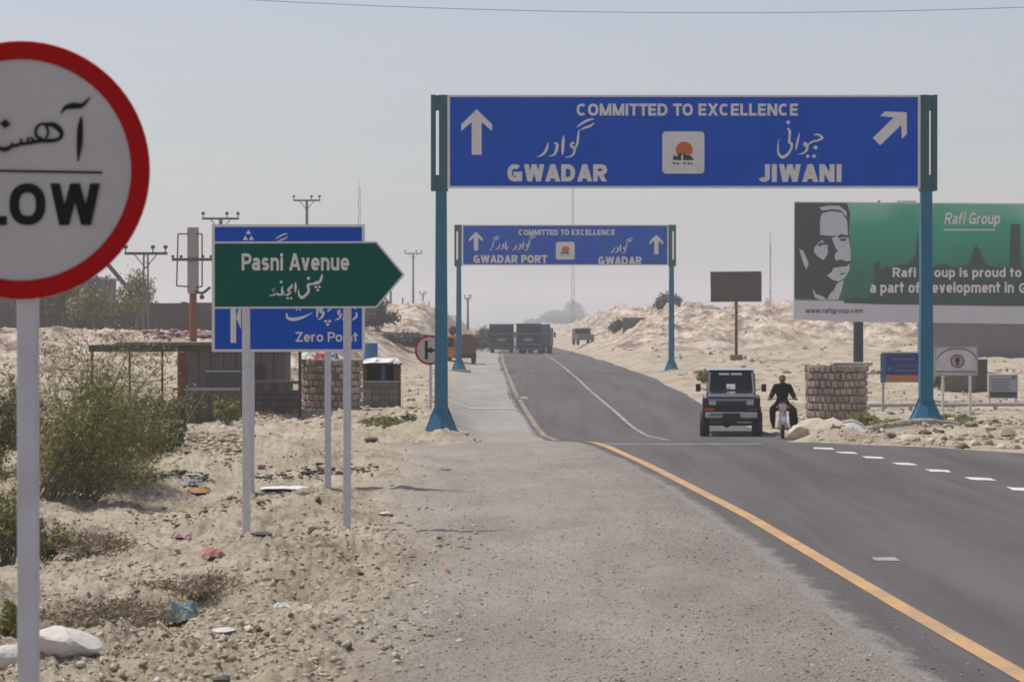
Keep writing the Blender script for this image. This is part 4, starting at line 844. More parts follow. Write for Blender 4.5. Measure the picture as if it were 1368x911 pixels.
# ---------------------------------------------------------------- low block wall, kiosk, cabin, canopy
M_blk = [mat("block_a", (.23,.195,.165), .95, 0, (.13,.11,.095), 6, .4, 25), mat("block_b", (.29,.25,.21), .95, 0, (.16,.135,.115), 6, .4, 25)]
def block_wall(t, x0, x1, y, zb, zt, bw, bh, depth, seed, holes=None, offy=0):
    r = random.Random(seed); ms = stone_meshes("block", 5, bw * .93, bh * .9, depth, M_blk, seed); nr = max(1, round((zt - zb) / bh)); bh2 = (zt - zb) / nr
    mb = MB(); mb.box(x0 + .01, x1 - .01, y + .03, y + depth, zb, zt - bh2 * (1 if holes else 0) - .02); mb.build("mortar_core", M_core, t)
    for j in range(nr):
        nx = max(1, round((x1 - x0) / bw))
        for i in range(nx):
            if holes and j == nr - 1 and i % 2: continue
            o = bpy.data.objects.new("block", r.choice(ms)); COL.objects.link(o); o.parent = t; o.location = (x0 + (x1 - x0) * (i + .5) / nx, y + r.uniform(-.008, .01), zb + bh2 * (j + .5))
Y = 69; t = thing("block_wall", "low dark block wall with gaps in its upper row, left of the left stone bunker", "wall", (at(366, 433, Y).x, Y, -.12))
a = at(322, 0, Y).x - t.location.x; b = at(401, 0, Y).x - t.location.x; zt = at(0, 513, Y).z + .12
block_wall(t, a, b, 0, 0, zt, .2, .165, .16, 3, holes=True)
mb = MB(); mb.box(a - .02, b, -.02, .18, zt, zt + .09); mb.build("coping", mat("coping_concrete", (.30,.27,.24), .9, 0, (.24,.21,.19), 5), t)
Y = 72; k = F / Y; t = thing("roadside_kiosk", "small block kiosk with a torn white sheet roof, right of the left stone bunker", "kiosk", (at(508, 433, Y).x, Y, -.12)); pl = Plane(508, HZ + (CH + .12) * k, k)
a, b = pl.p(485, 541), pl.p(532, 511)
block_wall(t, a[0], b[0], 0, 0, b[1], .25, .2, .16, 8)
mb = MB(); mb.box(a[0] - .02, b[0] + .02, -.02, .18, b[1], b[1] + .05); mb.build("sill", M_conc, t)
mb = MB(); zt = pl.p(0, 488)[1]
mb.box(a[0], a[0] + .1, .02, .12, b[1], zt); mb.build("post", M_rust, t); mb = MB(); mb.box(b[0] - .12, b[0], .02, .12, b[1], zt); mb.build("post", M_rust, t)
mb = MB(); mb.box(a[0], b[0], 1.3, 1.4, 0, zt); mb.box(a[0] - .02, a[0] + .03, .17, 1.3, 0, zt); mb.box(b[0] - .03, b[0] + .02, .17, 1.3, 0, zt); mb.build("back_wall", M_brown, t)
mb = MB(); mb.box(a[0] - .05, b[0] + .05, -.05, 1.45, zt, zt + .05); mb.build("roof_frame", M_brown, t)
mb = MB(); mb.box(a[0] + .5, a[0] + .62, .3, .4, b[1] - .1, b[1] + .45); mb.ball((a[0] + .56, .35, b[1] + .5), .07); mb.build("water_bottle", M_cb, t)
o = cloth("roof_sheet", None, None, (0, .62, zt + .03), 1.15, 1.5, .16, M_cw, 9, 11); o.parent = t
t2 = thing("water_drum", "blue plastic drum on the ground behind the kiosk", "drum", (at(495, 433, 78).x, 78, tz(at(495, 0, 78).x, 78)))
mb = MB(); mb.tube((0, 0, 0), (0, 0, at(0, 458, 78).z - t2.location.z), .22, .22, 16); mb.build("drum_body", M_cb, t2, bevel=.02)
mb = MB(); [mb.torus((0, 0, z), .225, .015, 'z', 20, 6) for z in (.5, 1.0)]; mb.build("hoop", M_cb, t2)
Y = 73; k = F / Y; t = thing("metal_cabin", "dark grey sheet-metal cabin under the canopy behind the blue board", "cabin", (at(318, 433, Y).x, Y, -.05)); pl = Plane(318, HZ + (CH + .05) * k, k)
M_cab = mat("cabin_sheet", (.125,.12,.108), .8, 0, (.085,.08,.072), 2.5); a, b = pl.p(249, 560), pl.p(382, 470)
xs = np.linspace(a[0], b[0], 9)
for i in range(8): mb = MB(); mb.box(xs[i] + .01, xs[i + 1] - .01, (i % 2) * .02, 1.7, .05, b[1]); mb.build("wall_panel", M_cab, t)
mb = MB(); mb.box(a[0] - .08, b[0] + .08, -.1, 1.8, b[1], b[1] + .08); mb.build("roof", M_grey, t)
mb = MB(); q, q2 = pl.p(332, 508), pl.p(360, 486); mb.box(pl.p(338, 0)[0], pl.p(354, 0)[0], -.03, -.002, q[1], q2[1]); mb.build("window", mat("window_dark_red", (.05,.018,.018), .4), t)
mb = MB(); q, q2 = pl.p(275, 512), pl.p(322, 497); mb.box(q[0], q2[0], -.03, -.002, q[1] - .1, q2[1]); mb.build("hatch", mat("hatch_grey", (.055,.058,.058), .6), t); mb = MB(); mb.box(q[0], q2[0], -.05, -.031, q2[1] + .0, q2[1] + .05); mb.build("hatch_lintel", M_sheet, t)
Y = 66; k = F / Y; t = thing("shade_canopy", "flat brown-edged shade canopy on thin posts, left of the two left signs", "canopy", (at(298, 433, Y).x, Y, -.1)); pl = Plane(298, HZ + (CH + .1) * k, k)
a, b = pl.p(118, 470), pl.p(405, 461); mb = MB(); mb.box(a[0], b[0], 0, 3.2, a[1], b[1]); mb.build("roof_deck", mat("canopy_edge", (.060,.042,.030), .8, 0, (.09,.065,.045), 5), t)
mb = MB(); mb.box(a[0] + .7, b[0], -.05, 3.25, b[1], b[1] + .07); mb.build("roof_topping", mat("canopy_dust", (.20,.16,.125), .9, 0, (.13,.10,.08), 3), t)
for px, r_, y_ in ((122, .035, .1), (150, .03, 3.0), (216, .03, .1), (333, .04, .15), (400, .04, .15)):
    x = pl.p(px, 0)[0]; mb = MB(); mb.tube((x, y_, -.4), (x, y_, a[1]), r_, r_, 8); mb.build("post", M_brown, t)
mb = MB(); x = pl.p(243.5, 0)[0]; mb.box(x - .11, x + .11, -.12, .08, -.35, a[1] - .005); mb.build("thick_post", M_rust, t)
mb = MB(); z = pl.p(0, 520)[1]; mb.box(pl.p(232, 0)[0], pl.p(326, 0)[0], -.02, .04, z - .03, z + .04); mb.build("handrail", M_sheet, t)
Y = 63.5; k = F / Y; t = thing("shade_net", "olive green netting screen stretched below the canopy's handrail", "screen", (at(283, 433, Y).x, Y, -.25)); pl = Plane(283, HZ + (CH + .25) * k, k)
M_net = mat("olive_net", (.085,.09,.045), .95, 0, (.12,.105,.06), 3, .4, 20)
mb = MB(); n = 24
for i in range(n + 1):
    x = pl.p(248 + 74 * i / n, 0)[0]; mb.v += [(x, .05 * math.sin(i * 1.3), -.3), (x, .05 * math.sin(i * 1.3 + .5), pl.p(0, 526 + 2 * math.sin(i * .7))[1])]
for i in range(n): mb.f.append((2 * i, 2 * i + 2, 2 * i + 3, 2 * i + 1)); mb.mi.append(0)
mb.build("net", M_net, t); mb = MB(); mb.tube((pl.p(248, 0)[0], .06, -.3), (pl.p(248, 0)[0], .06, 1.1), .03); mb.tube((pl.p(322, 0)[0], .06, -.3), (pl.p(322, 0)[0], .06, 1.1), .03); mb.build("stake", M_rust, t)
# ---------------------------------------------------------------- far left: compound wall, building, poles
Y = 150; k = F / Y; t = thing("compound_wall", "long grey-brown compound wall on the rise at the left", "wall", (at(130, 433, Y).x, Y, 1.4)); pl = Plane(130, HZ + (CH - 1.4) * k, k)
M_cw1 = mat("compound_wall_plaster", (.135,.115,.10), .95, 0, (.10,.088,.078), .8, .3, 5); M_cw2 = mat("compound_wall_base", (.17,.11,.10), .95, 0, (.12,.085,.075), 1.5)
xs = np.linspace(pl.p(-160, 0)[0], pl.p(470, 0)[0], 15); zt, zm = pl.p(0, 405)[1], pl.p(0, 437)[1]
for i in range(14):
    dz = .0 if i % 3 else .03
    mb = MB(); mb.box(xs[i] + .012, xs[i + 1] - .012, 0, .3, zm, zt + dz); mb.build("wall_panel", M_cw1, t)
mb = MB(); mb.box(xs[0], xs[-1], -.04, .34, -1.5, zm); mb.build("plinth", M_cw2, t)
for i in range(15): mb = MB(); mb.box(xs[i] - .14, xs[i] + .14, -.06, .36, zm + .001, zt + .07); mb.build("pillar", M_cw1, t)
def building(label, Y, x0, x1, ytop, ybase, depth, m, wins=4, name="flat_roofed_building", parapet=True):
    k = F / Y; g = at(0, ybase, Y).z; t = thing(name, label, "building", (at((x0 + x1) / 2, 433, Y).x, Y, g)); pl = Plane((x0 + x1) / 2, HZ + (CH - g) * k, k)
    a, b = pl.p(x0, ybase), pl.p(x1, ytop); mb = MB(); mb.box(a[0], b[0], 0, depth, -.8, b[1]); mb.build("wall", m, t)
    mb = MB(); mb.box(a[0] - .15, b[0] + .15, -.15, depth + .15, b[1], b[1] + .18); mb.build("roof_slab", M_conc, t)
    for i in range(wins):
        x = a[0] + (b[0] - a[0]) * (i + .5) / wins; mb = MB(); mb.box(x - .4, x + .4, -.04, -.002, b[1] * .35, b[1] * .72); mb.build("window", M_black, t)
        mb = MB(); frame_rect(mb, x - .48, x + .48, b[1] * .35 - .08, b[1] * .72 + .08, .08, -.07, -.001); mb.build("window_frame", M_grey, t)
    return t
M_dkb = mat("slate_grey_wall", (.085,.095,.115), .8, 0, (.065,.07,.085), 1)
building("dark slate-grey building behind the compound wall, left of the SLOW sign's post", 185, -90, 24, 398, 432, 9, M_dkb, 5)
building("low slate-grey building behind the compound wall, under the SLOW sign's rim", 190, 62, 133, 373, 408, 8, M_dkb, 3)
# poles
M_pole = mat("pole_grey", (.22,.21,.20), .8, 0, (.17,.16,.15), 3); M_ins = mat("insulator_brown", (.05,.03,.03), .4); M_pdk = mat("dark_crossarm", (.07,.07,.07), .7)
def power_pole(label, Y, px, ytop, arm_px, zb, lattice=False, rot=0, ins=3, group=None, name="power_pole"):
    k = F / Y; t = thing(name, label, "power pole", (at(px, 433, Y).x, Y, zb), rot, group); H = at(0, ytop, Y).z - zb
    if lattice:
        w = .12; mb = MB()
        for sx in (-1, 1):
            for sy in (-1, 1): mb.tube((sx * w, sy * w, -.3), (sx * w * .8, sy * w * .8, H), .035, .03, 5)
        n = int(H / .3)
        for i in range(n):
            z0_, z1_ = H * i / n, H * (i + 1) / n; s = 1 if i % 2 else -1; mb.tube((-s * w, -w, z0_), (s * w, -w, z1_), .016, .016, 4); mb.tube((-w, -s * w, z0_), (-w, s * w, z1_), .016, .016, 4); mb.tube((w, -s * w, z0_), (w, s * w, z1_), .016, .016, 4)
        mb.build("lattice_mast", M_pole, t)
    else:
        mb = MB(); mb.tube((0, 0, -.4), (0, 0, H), .16, .10, 10); mb.build("mast", M_pole, t)
    L = arm_px / k / 2
    if arm_px:
        mb = MB(); mb.box(-L, L, -.17, -.05 if not lattice else .3, H - .12, H); mb.build("crossarm", M_pdk, t)
        mb = MB(); mb.tube((-L * .55, -.1, H - .1), (0, -.1, H - .75), .025); mb.tube((L * .55, -.1, H - .1), (0, -.1, H - .75), .025); mb.build("arm_brace", M_pdk, t)
        for i in range(ins):
            x = (-L * .95, L * .35, L * .95)[i % 3]; mb = MB(); mb.tube((x, -.1, H + .001), (x, -.1, H + .16), .03); mb.ball((x, -.1, H + .24), .11, 10, 6, (1, 1, .9)); mb.build("insulator", M_ins, t)
    return t
power_pole("lattice power pole with a dark crossarm standing behind the compound wall", 120, 195, 337, 56, 1.6, True)
power_pole("power pole showing only its crossarm above the blue board's left corner", 145, 295, 291, 49, 1.7)
power_pole("power pole with a three-insulator crossarm rising above the blue board's middle", 185, 410, 267, 36, 1.9)
power_pole("tall hazy power pole with a crossarm between the green arrow and the gantry post", 295, 552, 338, 24, 2.2, False, .25)
for px, Y_, yt, zb, lb in ((522, 250, 382, 2.4, "thin dark pole just right of the blue board's lower corner"), (538, 330, 398, 2.8, "short thin pole between two taller hazy poles left of the gantry post"), (565, 380, 392, 2.6, "faint pole right of the tall hazy power pole"), (573, 430, 402, 2.4, "faintest pole, just left of the gantry's left post"), (545, 350, 404, 2.6, "short faint pole just left of the tall hazy power pole"), (597, 400, 404, 2.4, "faint pole between the two gantries' left posts"), (531, 420, 408, 2.6, "tiny faint pole at the far left of the hazy row"), (625, 300, 398, 2.2, "hazy pole with a small crossarm right of the distant gantry's left post")):
    power_pole(lb, Y_, px, yt, 9 if px in (625, 565) else 0, zb, name="thin_pole")
# transformer pole
Y = 92; k = F / Y; g = .6; t = thing("transformer_pole", "pole with a pale concrete top, rusty lower half and wire loops, behind the canopy", "power pole", (at(258, 433, Y).x, Y, g)); pl = Plane(258, HZ + (CH - g) * k, k)
mb = MB(); zm, zt = pl.p(0, 392)[1], pl.p(0, 304)[1]; mb.box(-.19, .19, -.17, .17, zm, zt); mb.build("concrete_top", mat("pale_concrete_pole", (.40,.37,.33), .9, 0, (.33,.30,.27), 3), t, bevel=.02)
mb = MB(); mb.tube((0, 0, -.8), (0, 0, zm), .14, .13, 12); mb.build("rusty_shaft", mat("orange_rust", (.30,.10,.045), .85, 0, (.16,.06,.03), 5), t)
mb = MB(); z = pl.p(0, 347)[1]; mb.box(pl.p(231, 0)[0], pl.p(284, 0)[0], -.26, -.18, z - .05, z + .05); mb.build("crossarm", M_pdk, t)
for x0_, x1_ in ((237, 253), (263, 284)):
    mb = MB(); q = lambda x, y: (pl.p(x, 0)[0], -.22, pl.p(0, y)[1]); mb.path([q(x1_, 313), q(x0_ + 2, 313), q(x0_ - 0, 382), q(x1_, 383)] if x0_ < 250 else [q(x0_, 313), q(271, 313), q(271, 383), q(x0_, 384)], .028, 5); mb.build("jumper_wire", M_pdk, t)
mb = MB(); mb.path([(.1, -.2, zm + .05), (pl.p(272, 0)[0], -.25, pl.p(0, 392)[1]), (pl.p(282, 0)[0], -.25, pl.p(0, 384)[1])], .05, 6); mb.ball((pl.p(271, 0)[0], -.25, pl.p(0, 397)[1]), .09); mb.build("cable_clamp", M_pdk, t)
for px in (232, 243, 272, 283): mb = MB(); mb.ball((pl.p(px, 0)[0], -.22, pl.p(0, 343)[1]), .06, 8, 5); mb.build("insulator", M_ins, t)
# slanting mast and its antenna
Y = 172; mb = MB(); mb.tube(at(143, 352, Y) , at(172, 386, Y), .16, .14, 8); tag(mb.build("slanting_boom", mat("dark_boom", (.05,.05,.055), .7)), "dark slanting boom sticking out right of the SLOW sign's rim", "boom")
k = F / Y; t = thing("roof_antenna", "small tangled antenna above the low slate-grey building", "antenna", at(142, 400, Y)); q = lambda x, y: Vector((at(x, 0, Y).x - t.location.x, 0, (400 - y) / k))
mb = MB(); mb.path([q(142, 400), q(142, 368)], .05); mb.build("mast", M_pdk, t); mb = MB(); mb.path([q(132, 380), q(144, 384), q(150, 374)], .09); mb.path([q(128, 368), q(133, 376)], .1); mb.path([q(142, 370), q(148, 368)], .04); mb.build("element", M_pdk, t)
# masts lost in the haze
for px, Y_, yt, lb in ((765, 640, 250, "faint thin mast in the haze behind the distant gantry's board"), (480, 620, 250, "faint thin mast in the haze above the blue board's right corner"), (1029, 420, 326, "faint thin mast right of the brown billboard")):
    g = 0; k = F / Y_; t = thing("radio_mast", lb, "mast", (at(px, 433, Y_).x, Y_, g)); H = at(0, yt, Y_).z; mb = MB(); w = .5 if Y_ > 500 else .16
    for a in range(3): an = a * 2.094; mb.tube((w * math.cos(an), w * math.sin(an), -2), (w * .5 * math.cos(an), w * .5 * math.sin(an), H), .09 if Y_ > 500 else .05, None, 4)
    nseg = int(H / 1.2)
    for i in range(nseg):
        a1, a2 = (i % 3) * 2.094, ((i + 1) % 3) * 2.094; mb.tube((w * math.cos(a1) * .85, w * math.sin(a1) * .85, H * i / nseg), (w * math.cos(a2) * .85, w * math.sin(a2) * .85, H * (i + 1) / nseg), .05, None, 4)
    mb.build("lattice", mat("mast_grey", (.20,.20,.21), .7), t); mb = MB(); mb.tube((0, 0, H), (0, 0, H + 2), .05, .03, 5); mb.build("tip", M_pdk, t)
# overhead wire
mb = MB(); pts = [Vector((7.7 + 75 * (i / 30 - 1), 95, 0)) for i in range(61)]
for p in pts: p.z = at(0, 18, 95).z + .0016 * (p.x - 7.7) ** 2
for s_ in (0, -1): power_pole("power pole carrying the left end of the wire over the road, outside the photo" if s_ == 0 else "power pole carrying the right end of the wire over the road, outside the photo", 95, 684 + pts[s_].x * F / 95, HZ - (pts[s_].z - CH) * F / 95, 56, .3)
mb.path(pts, .011, 5); tag(mb.build("overhead_wire", mat("wire", (.10,.10,.11), .6)), "single thin wire sagging across the top of the sky", "wire")

# ---------------------------------------------------------------- far centre: trucks, tanker, small things
def wheel(parent, x, y, r, w_, z=None, mt=None):
    z = r if z is None else z; mb = MB(); mb.torus((x, y, z), r - w_ * .42, w_ * .5, 'x', 28, 10, 1.0); o = mb.build("tyre", mt or MATS["rubber"], parent, smooth=True); return o
mat("rubber", (.018,.018,.018), .85, 0, (.035,.032,.03), 6); M_rim = mat("steel_rim", (.16,.16,.16), .4, .8); M_chrome = mat("dull_chrome", (.45,.46,.47), .3, .9)
def add_wheel(parent, x, y, r, w_, rimr=None, name="wheel"):
    wt = bpy.data.objects.new(name, None); COL.objects.link(wt); wt.parent = parent; wt.location = (x, y, r); wt.empty_display_size = .1
    mb = MB(); n = 30; prof = [(rimr or r * .55, -w_ * .46), (r * .93, -w_ * .5), (r, -w_ * .36), (r, w_ * .36), (r * .93, w_ * .5), (rimr or r * .55, w_ * .46)]
    vs = [(h, rr * math.cos(2 * math.pi * i / n), rr * math.sin(2 * math.pi * i / n)) for rr, h in prof for i in range(n)]
    mb.add(vs, [(j * n + i, j * n + (i + 1) % n, (j + 1) * n + (i + 1) % n, (j + 1) * n + i) for j in range(5) for i in range(n)]); mb.build("tyre", MATS["rubber"], wt)
    rr = rimr or r * .55; mb = MB(); mb.tube((-w_ * .3, 0, 0), (w_ * .3, 0, 0), rr * .98, rr * .98, 24); mb.tube((-w_ * .42, 0, 0), (w_ * .42, 0, 0), rr * .35, rr * .35, 12); mb.build("rim", M_rim, wt); return wt
def cargo_truck(label, Y, px, rz, body, cab, zb, W=2.25, H=2.75, L=6.0, scale=1):
    t = thing("cargo_truck", label, "truck", (at(px, 433, Y).x, Y, zb), rz)
    h0 = .95; mb = MB(); n = 9
    for i in range(n):
        xa, xb = -W / 2 + W * i / n, -W / 2 + W * (i + 1) / n; mb = MB(); mb.box(xa + .012, xb - .012, 0, .06, h0 * .55, H); mb.build("tailgate_board", body, t)
    for sx in (-1, 1): mb = MB(); mb.box(min(sx * W / 2, sx * (W / 2 - .06)), max(sx * W / 2, sx * (W / 2 - .06)), .061, L, h0, H - .02); mb.build("side_wall", body, t)
    mb = MB(); mb.box(-W / 2 + .06, W / 2 - .06, .061, L, h0 - .1, h0 + .05); mb.build("load_bed", M_brown, t)
    mb = MB(); mb.box(-W / 2 + .061, W / 2 - .061, .2, L - .1, H - .3, H - .08); mb.build("tarpaulin", mat("tarp_grey", (.15,.14,.14), .9, 0, (.11,.10,.10), 3), t)
    for z_ in (h0, (h0 + H) / 2, H): mb = MB(); mb.box(-W / 2 - .03, W / 2 + .03, -.05, -.001, z_ - .05, z_ + .05); mb.build("tailgate_rail", mat("truck_rail", (.20,.16,.13), .7), t)
    mb = MB(); mb.box(-.4, .4, -.07, -.051, h0 + .25, h0 + .55); mb.build("painted_plate", mat("truck_plate", (.30,.28,.20), .6), t)
    mb = MB(); mb.box(-W / 2 - .02, W / 2 + .02, -.08, -.002, .42, .62); mb.build("rear_bumper", M_tealdk, t)
    mb = MB(); mb.box(-.45, -.33, .1, L + 1.6, .6, .84); mb.box(.33, .45, .1, L + 1.6, .6, .84); mb.build("chassis", M_black, t)
    for x in (-W / 2 + .25, W / 2 - .25):
        for y in (1.2, 2.4, L + .9): add_wheel(t, x, y, .48, .34)
    mb = MB(); mb.box(-W / 2 + .05, W / 2 - .05, L + .12, L + 1.9, .75, H - .35); mb.build("cab", cab, t, bevel=.08)
    mb = MB(); mb.box(-W / 2 + .15, W / 2 - .15, L + 1.901, L + 1.93, 1.55, H - .5); mb.build("windscreen", M_black, t)
    for sx in (-1, 1): mb = MB(); mb.box(sx * W / 2 - .12, sx * W / 2 + .12, -.10, -.081, .66, .78); mb.build("tail_light", M_red, t); mb = MB(); mb.box(sx * (W / 2 + .12) - .08, sx * (W / 2 + .12) + .08, L + 1.6, L + 1.66, 1.5, 2.0); mb.build("mirror", M_black, t)
    return t
M_trk1 = mat("truck_brown_blue", (.035,.028,.040), .8, 0, (.05,.035,.035), 2); M_trk2 = mat("truck_slate", (.028,.038,.050), .8, 0, (.045,.042,.048), 2)
cargo_truck("dark high-sided cargo truck on the left of the two far trucks", 235, 670, 0, M_trk1, M_tealdk, -.34)
cargo_truck("dark slate cargo truck at the right of the far pair, turned to show its cab", 228, 706, -.20, M_trk2, M_tealdk, -.30, L=4.6)
# tanker on the left verge
Y = 160; k = F / Y; g = tz(at(615, 0, Y).x, Y); t = thing("tanker_truck", "orange-cabbed tanker truck with a brown tank parked behind the distant gantry's left post", "truck", (at(612, 433, Y).x, Y, g - .05)); M_tank = mat("tank_brown", (.16,.085,.045), .7, 0, (.10,.055,.035), 3)
mb = MB(); mb.tube((.50, .2, 1.15), (.50, 4.6, 1.15), .68, .68, 24); mb.build("tank", M_tank, t, bevel=.04); mb = MB(); [mb.torus((.50, y, 1.15), .685, .03, 'y', 24, 6) for y in (.5, 1.9, 3.3)]; mb.build("tank_band", M_rust, t)
mb = MB(); mb.box(-.78, -.18, -.3, 1.6, .4, 1.75); mb.build("cab", mat("truck_orange", (.55,.19,.03), .6, 0, (.42,.13,.03), 3), t, bevel=.06); mb = MB(); mb.box(-.70, -.26, -.33, -.301, 1.05, 1.6); mb.build("windscreen", M_black, t)
mb = MB(); mb.ball((-.36, .5, 2.1), .28, 10, 6, (1, 1, 1.1)); mb.tube((-.36, .5, 1.74), (-.36, .5, 2.3), .1); mb.build("roof_load", M_brown, t); mb = MB(); mb.box(-.8, 1.1, .1, 4.6, .35, .47); mb.build("chassis", M_black, t)
for x in (-.62, .95):
    for y in (.4, 3.6): add_wheel(t, x, y, .36, .25)
# little pickup and green board in the haze right of the road
Y = 260; g = tz(at(783, 0, Y).x, Y); t = thing("parked_pickup", "small hazy pickup parked right of the road's far end", "pickup", (at(783, 433, Y).x, Y, g), .15)
mb = MB(); mb.box(-.85, .85, 0, 2.0, .5, 1.1); mb.build("load_bed", mat("pickup_grey", (.12,.13,.13), .6), t, bevel=.04); mb = MB(); mb.box(-.1, .85, 2.02, 3.6, .5, 1.75); mb.box(-.85, -.101, 2.02, 3.6, .5, 1.7); mb.build("cab", M_grey, t, bevel=.06); mb = MB(); mb.box(-.7, .7, 2.0, 2.019, 1.2, 1.6); mb.build("rear_window", M_black, t)
for x in (-.75, .75):
    for y in (.5, 3.0): add_wheel(t, x, y, .36, .22)
Y = 235; k = F / Y; g = tz(at(846, 0, Y).x, Y); t = thing("hazy_billboard", "grey-green board on stout legs on the far slope left of the distant gantry's right post", "billboard", (at(846, 433, Y).x, Y, g)); pl = Plane(846, HZ + (CH - g) * k, k)
a, b = pl.p(832, 450), pl.p(863, 425); mb = MB(); mb.box(a[0], b[0], 0, .2, a[1], b[1]); mb.build("panel", mat("faded_green_board", (.085,.10,.085), .8, 0, (.11,.115,.10), 2), t); mb = MB(); mb.box(a[0] - .05, b[0] + .05, -.06, -.001, b[1] - .15, b[1] + .05); mb.build("top_rail", M_grey, t)
for x in (a[0] + .4, b[0] - .4): mb = MB(); mb.tube((x, .3, -1), (x, .3, b[1]), .1); mb.build("leg", M_grey, t)
for (px, yb, s_, lb) in ((868, 421, 1.0, "tiny cabin on the skyline right of the grey-green board"), (911, 420, 1.4, "low brown hut on the skyline right of the distant gantry's right post")):
    building(lb, 268, px - 9 * s_, px + 9 * s_, yb - 3, yb + 8, 3, M_mud, 2, "skyline_hut")

# ---------------------------------------------------------------- jeep
M_jb = mat("jeep_black_paint", (.005,.006,.008), .4, .0, spec=.25, coat=.1); M_jd = mat("jeep_black_plastic", (.012,.012,.013), .6); M_gl = mat("dark_glass", (.004,.006,.009), .08, spec=.25); M_jg = mat("jeep_sheen_grey", (.035,.040,.045), .22, .4, coat=.8)  # the grey adds a painted sheen to the black jeep's bonnet
M_lamp = mat("headlamp_glass", (.60,.61,.61), .12, .3); M_rl = mat("orange_red_lens", (.45,.05,.02), .3)
Y = 71; zj = float(road_z(np.array([Y]))); zj = at(0, 587, Y).z
J = thing("jeep", "boxy black jeep driving towards the camera on the right of the road", "jeep", (at(977, 433, Y).x, Y, zj), math.radians(-4.6))
# side profile swept across the width (y backwards, z up), narrower above the belt
def loft(mb, prof, hw):
    """prof: (y,z) outline; hw(y,z): half width"""
    n = len(prof); vs = [(-hw(y, z), y, z) for y, z in prof] + [(hw(y, z), y, z) for y, z in prof]
    mb.add(vs, [tuple(range(n)), tuple(range(2 * n - 1, n - 1, -1))] + [(i, i + n, (i + 1) % n + n, (i + 1) % n) for i in range(n)])
mb = MB(); loft(mb, [(.10, .55), (.06, .78), (.08, 1.13), (1.35, 1.24), (1.38, .95), (3.95, .95), (3.98, .55), (3.2, .50), (1.0, .50)], lambda y, z: .70 if z > .9 else .74); mb.build("body", M_jb, J, bevel=.05)
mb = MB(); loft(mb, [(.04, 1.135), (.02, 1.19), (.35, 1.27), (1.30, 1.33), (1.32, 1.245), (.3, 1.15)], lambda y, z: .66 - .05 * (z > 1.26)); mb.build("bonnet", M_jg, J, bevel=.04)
mb = MB(); loft(mb, [(1.36, 1.25), (1.72, 1.86), (1.80, 1.90), (3.90, 1.90), (3.96, .97), (1.39, .97)], lambda y, z: .70 - .055 * max(0, (z - 1.2) / .7)); cabin = mb.build("cabin", M_jb, J, bevel=.05)
mb = MB(); mb.hexa([(-.67, 1.30, 1.89), (.67, 1.30, 1.89), (.67, 3.95, 1.905), (-.67, 3.95, 1.905)] if False else [(-.66, 1.70, 1.902), (.66, 1.70, 1.902), (.66, 3.94, 1.902), (-.66, 3.94, 1.902)], [(-.64, 1.74, 1.935), (.64, 1.74, 1.935), (.64, 3.90, 1.935), (-.64, 3.90, 1.935)]); mb.build("roof", mat("roof_silver", (.42,.43,.45), .35, .5), J, bevel=.01)
def slab(mb, pts, off, m=None):
    a, b, c = [Vector(p) for p in pts[:3]]; nrm = (b - a).cross(c - a).normalized() * off; mb.add([Vector(p) + nrm for p in pts] + [Vector(p) for p in pts], [(0,1,2,3),(7,6,5,4),(0,4,5,1),(1,5,6,2),(2,6,7,3),(3,7,4,0)])
ws = lambda x, u: (x * (.67 - .05 * u), 1.352 + .34 * u, 1.26 + .58 * u)
mb = MB(); slab(mb, [ws(-.92, .06), ws(.92, .06), ws(.92, .97), ws(-.92, .97)], .012); mb.build("windscreen", M_gl, J)
mb = MB(); slab(mb, [ws(-1.0, .02), ws(-.925, .02), ws(-.925, .99), ws(-1.0, .99)], .02); slab(mb, [ws(.925, .02), ws(1.0, .02), ws(1.0, .99), ws(.925, .99)], .02); mb.build("windscreen_pillar", mat("pillar_silver", (.26,.27,.28), .35, .5), J)
mb = MB(); slab(mb, [ws(-.55, .86), ws(-.08, .86), ws(-.08, .95), ws(-.55, .95)], .016); slab(mb, [ws(0.0, .86), ws(.5, .86), ws(.5, .95), ws(0.0, .95)], .016); mb.build("sun_strip_lettering", mat("strip_grey", (.30,.32,.32), .6), J)
mb = MB(); slab(mb, [ws(-.20, .17), ws(.18, .17), ws(.18, .42), ws(-.20, .42)], .018); mb.build("paper_sticker", M_white, J)
for a_, b_ in (((-.5, .02), (-.05, .30)), ((.1, .02), (.5, .28))): mb = MB(); p, q = Vector(ws(*a_)), Vector(ws(*b_)); mb.tube(p + Vector((0, -.03, .01)), q + Vector((0, -.03, .01)), .009, .006, 5); mb.build("wiper", M_jd, J)
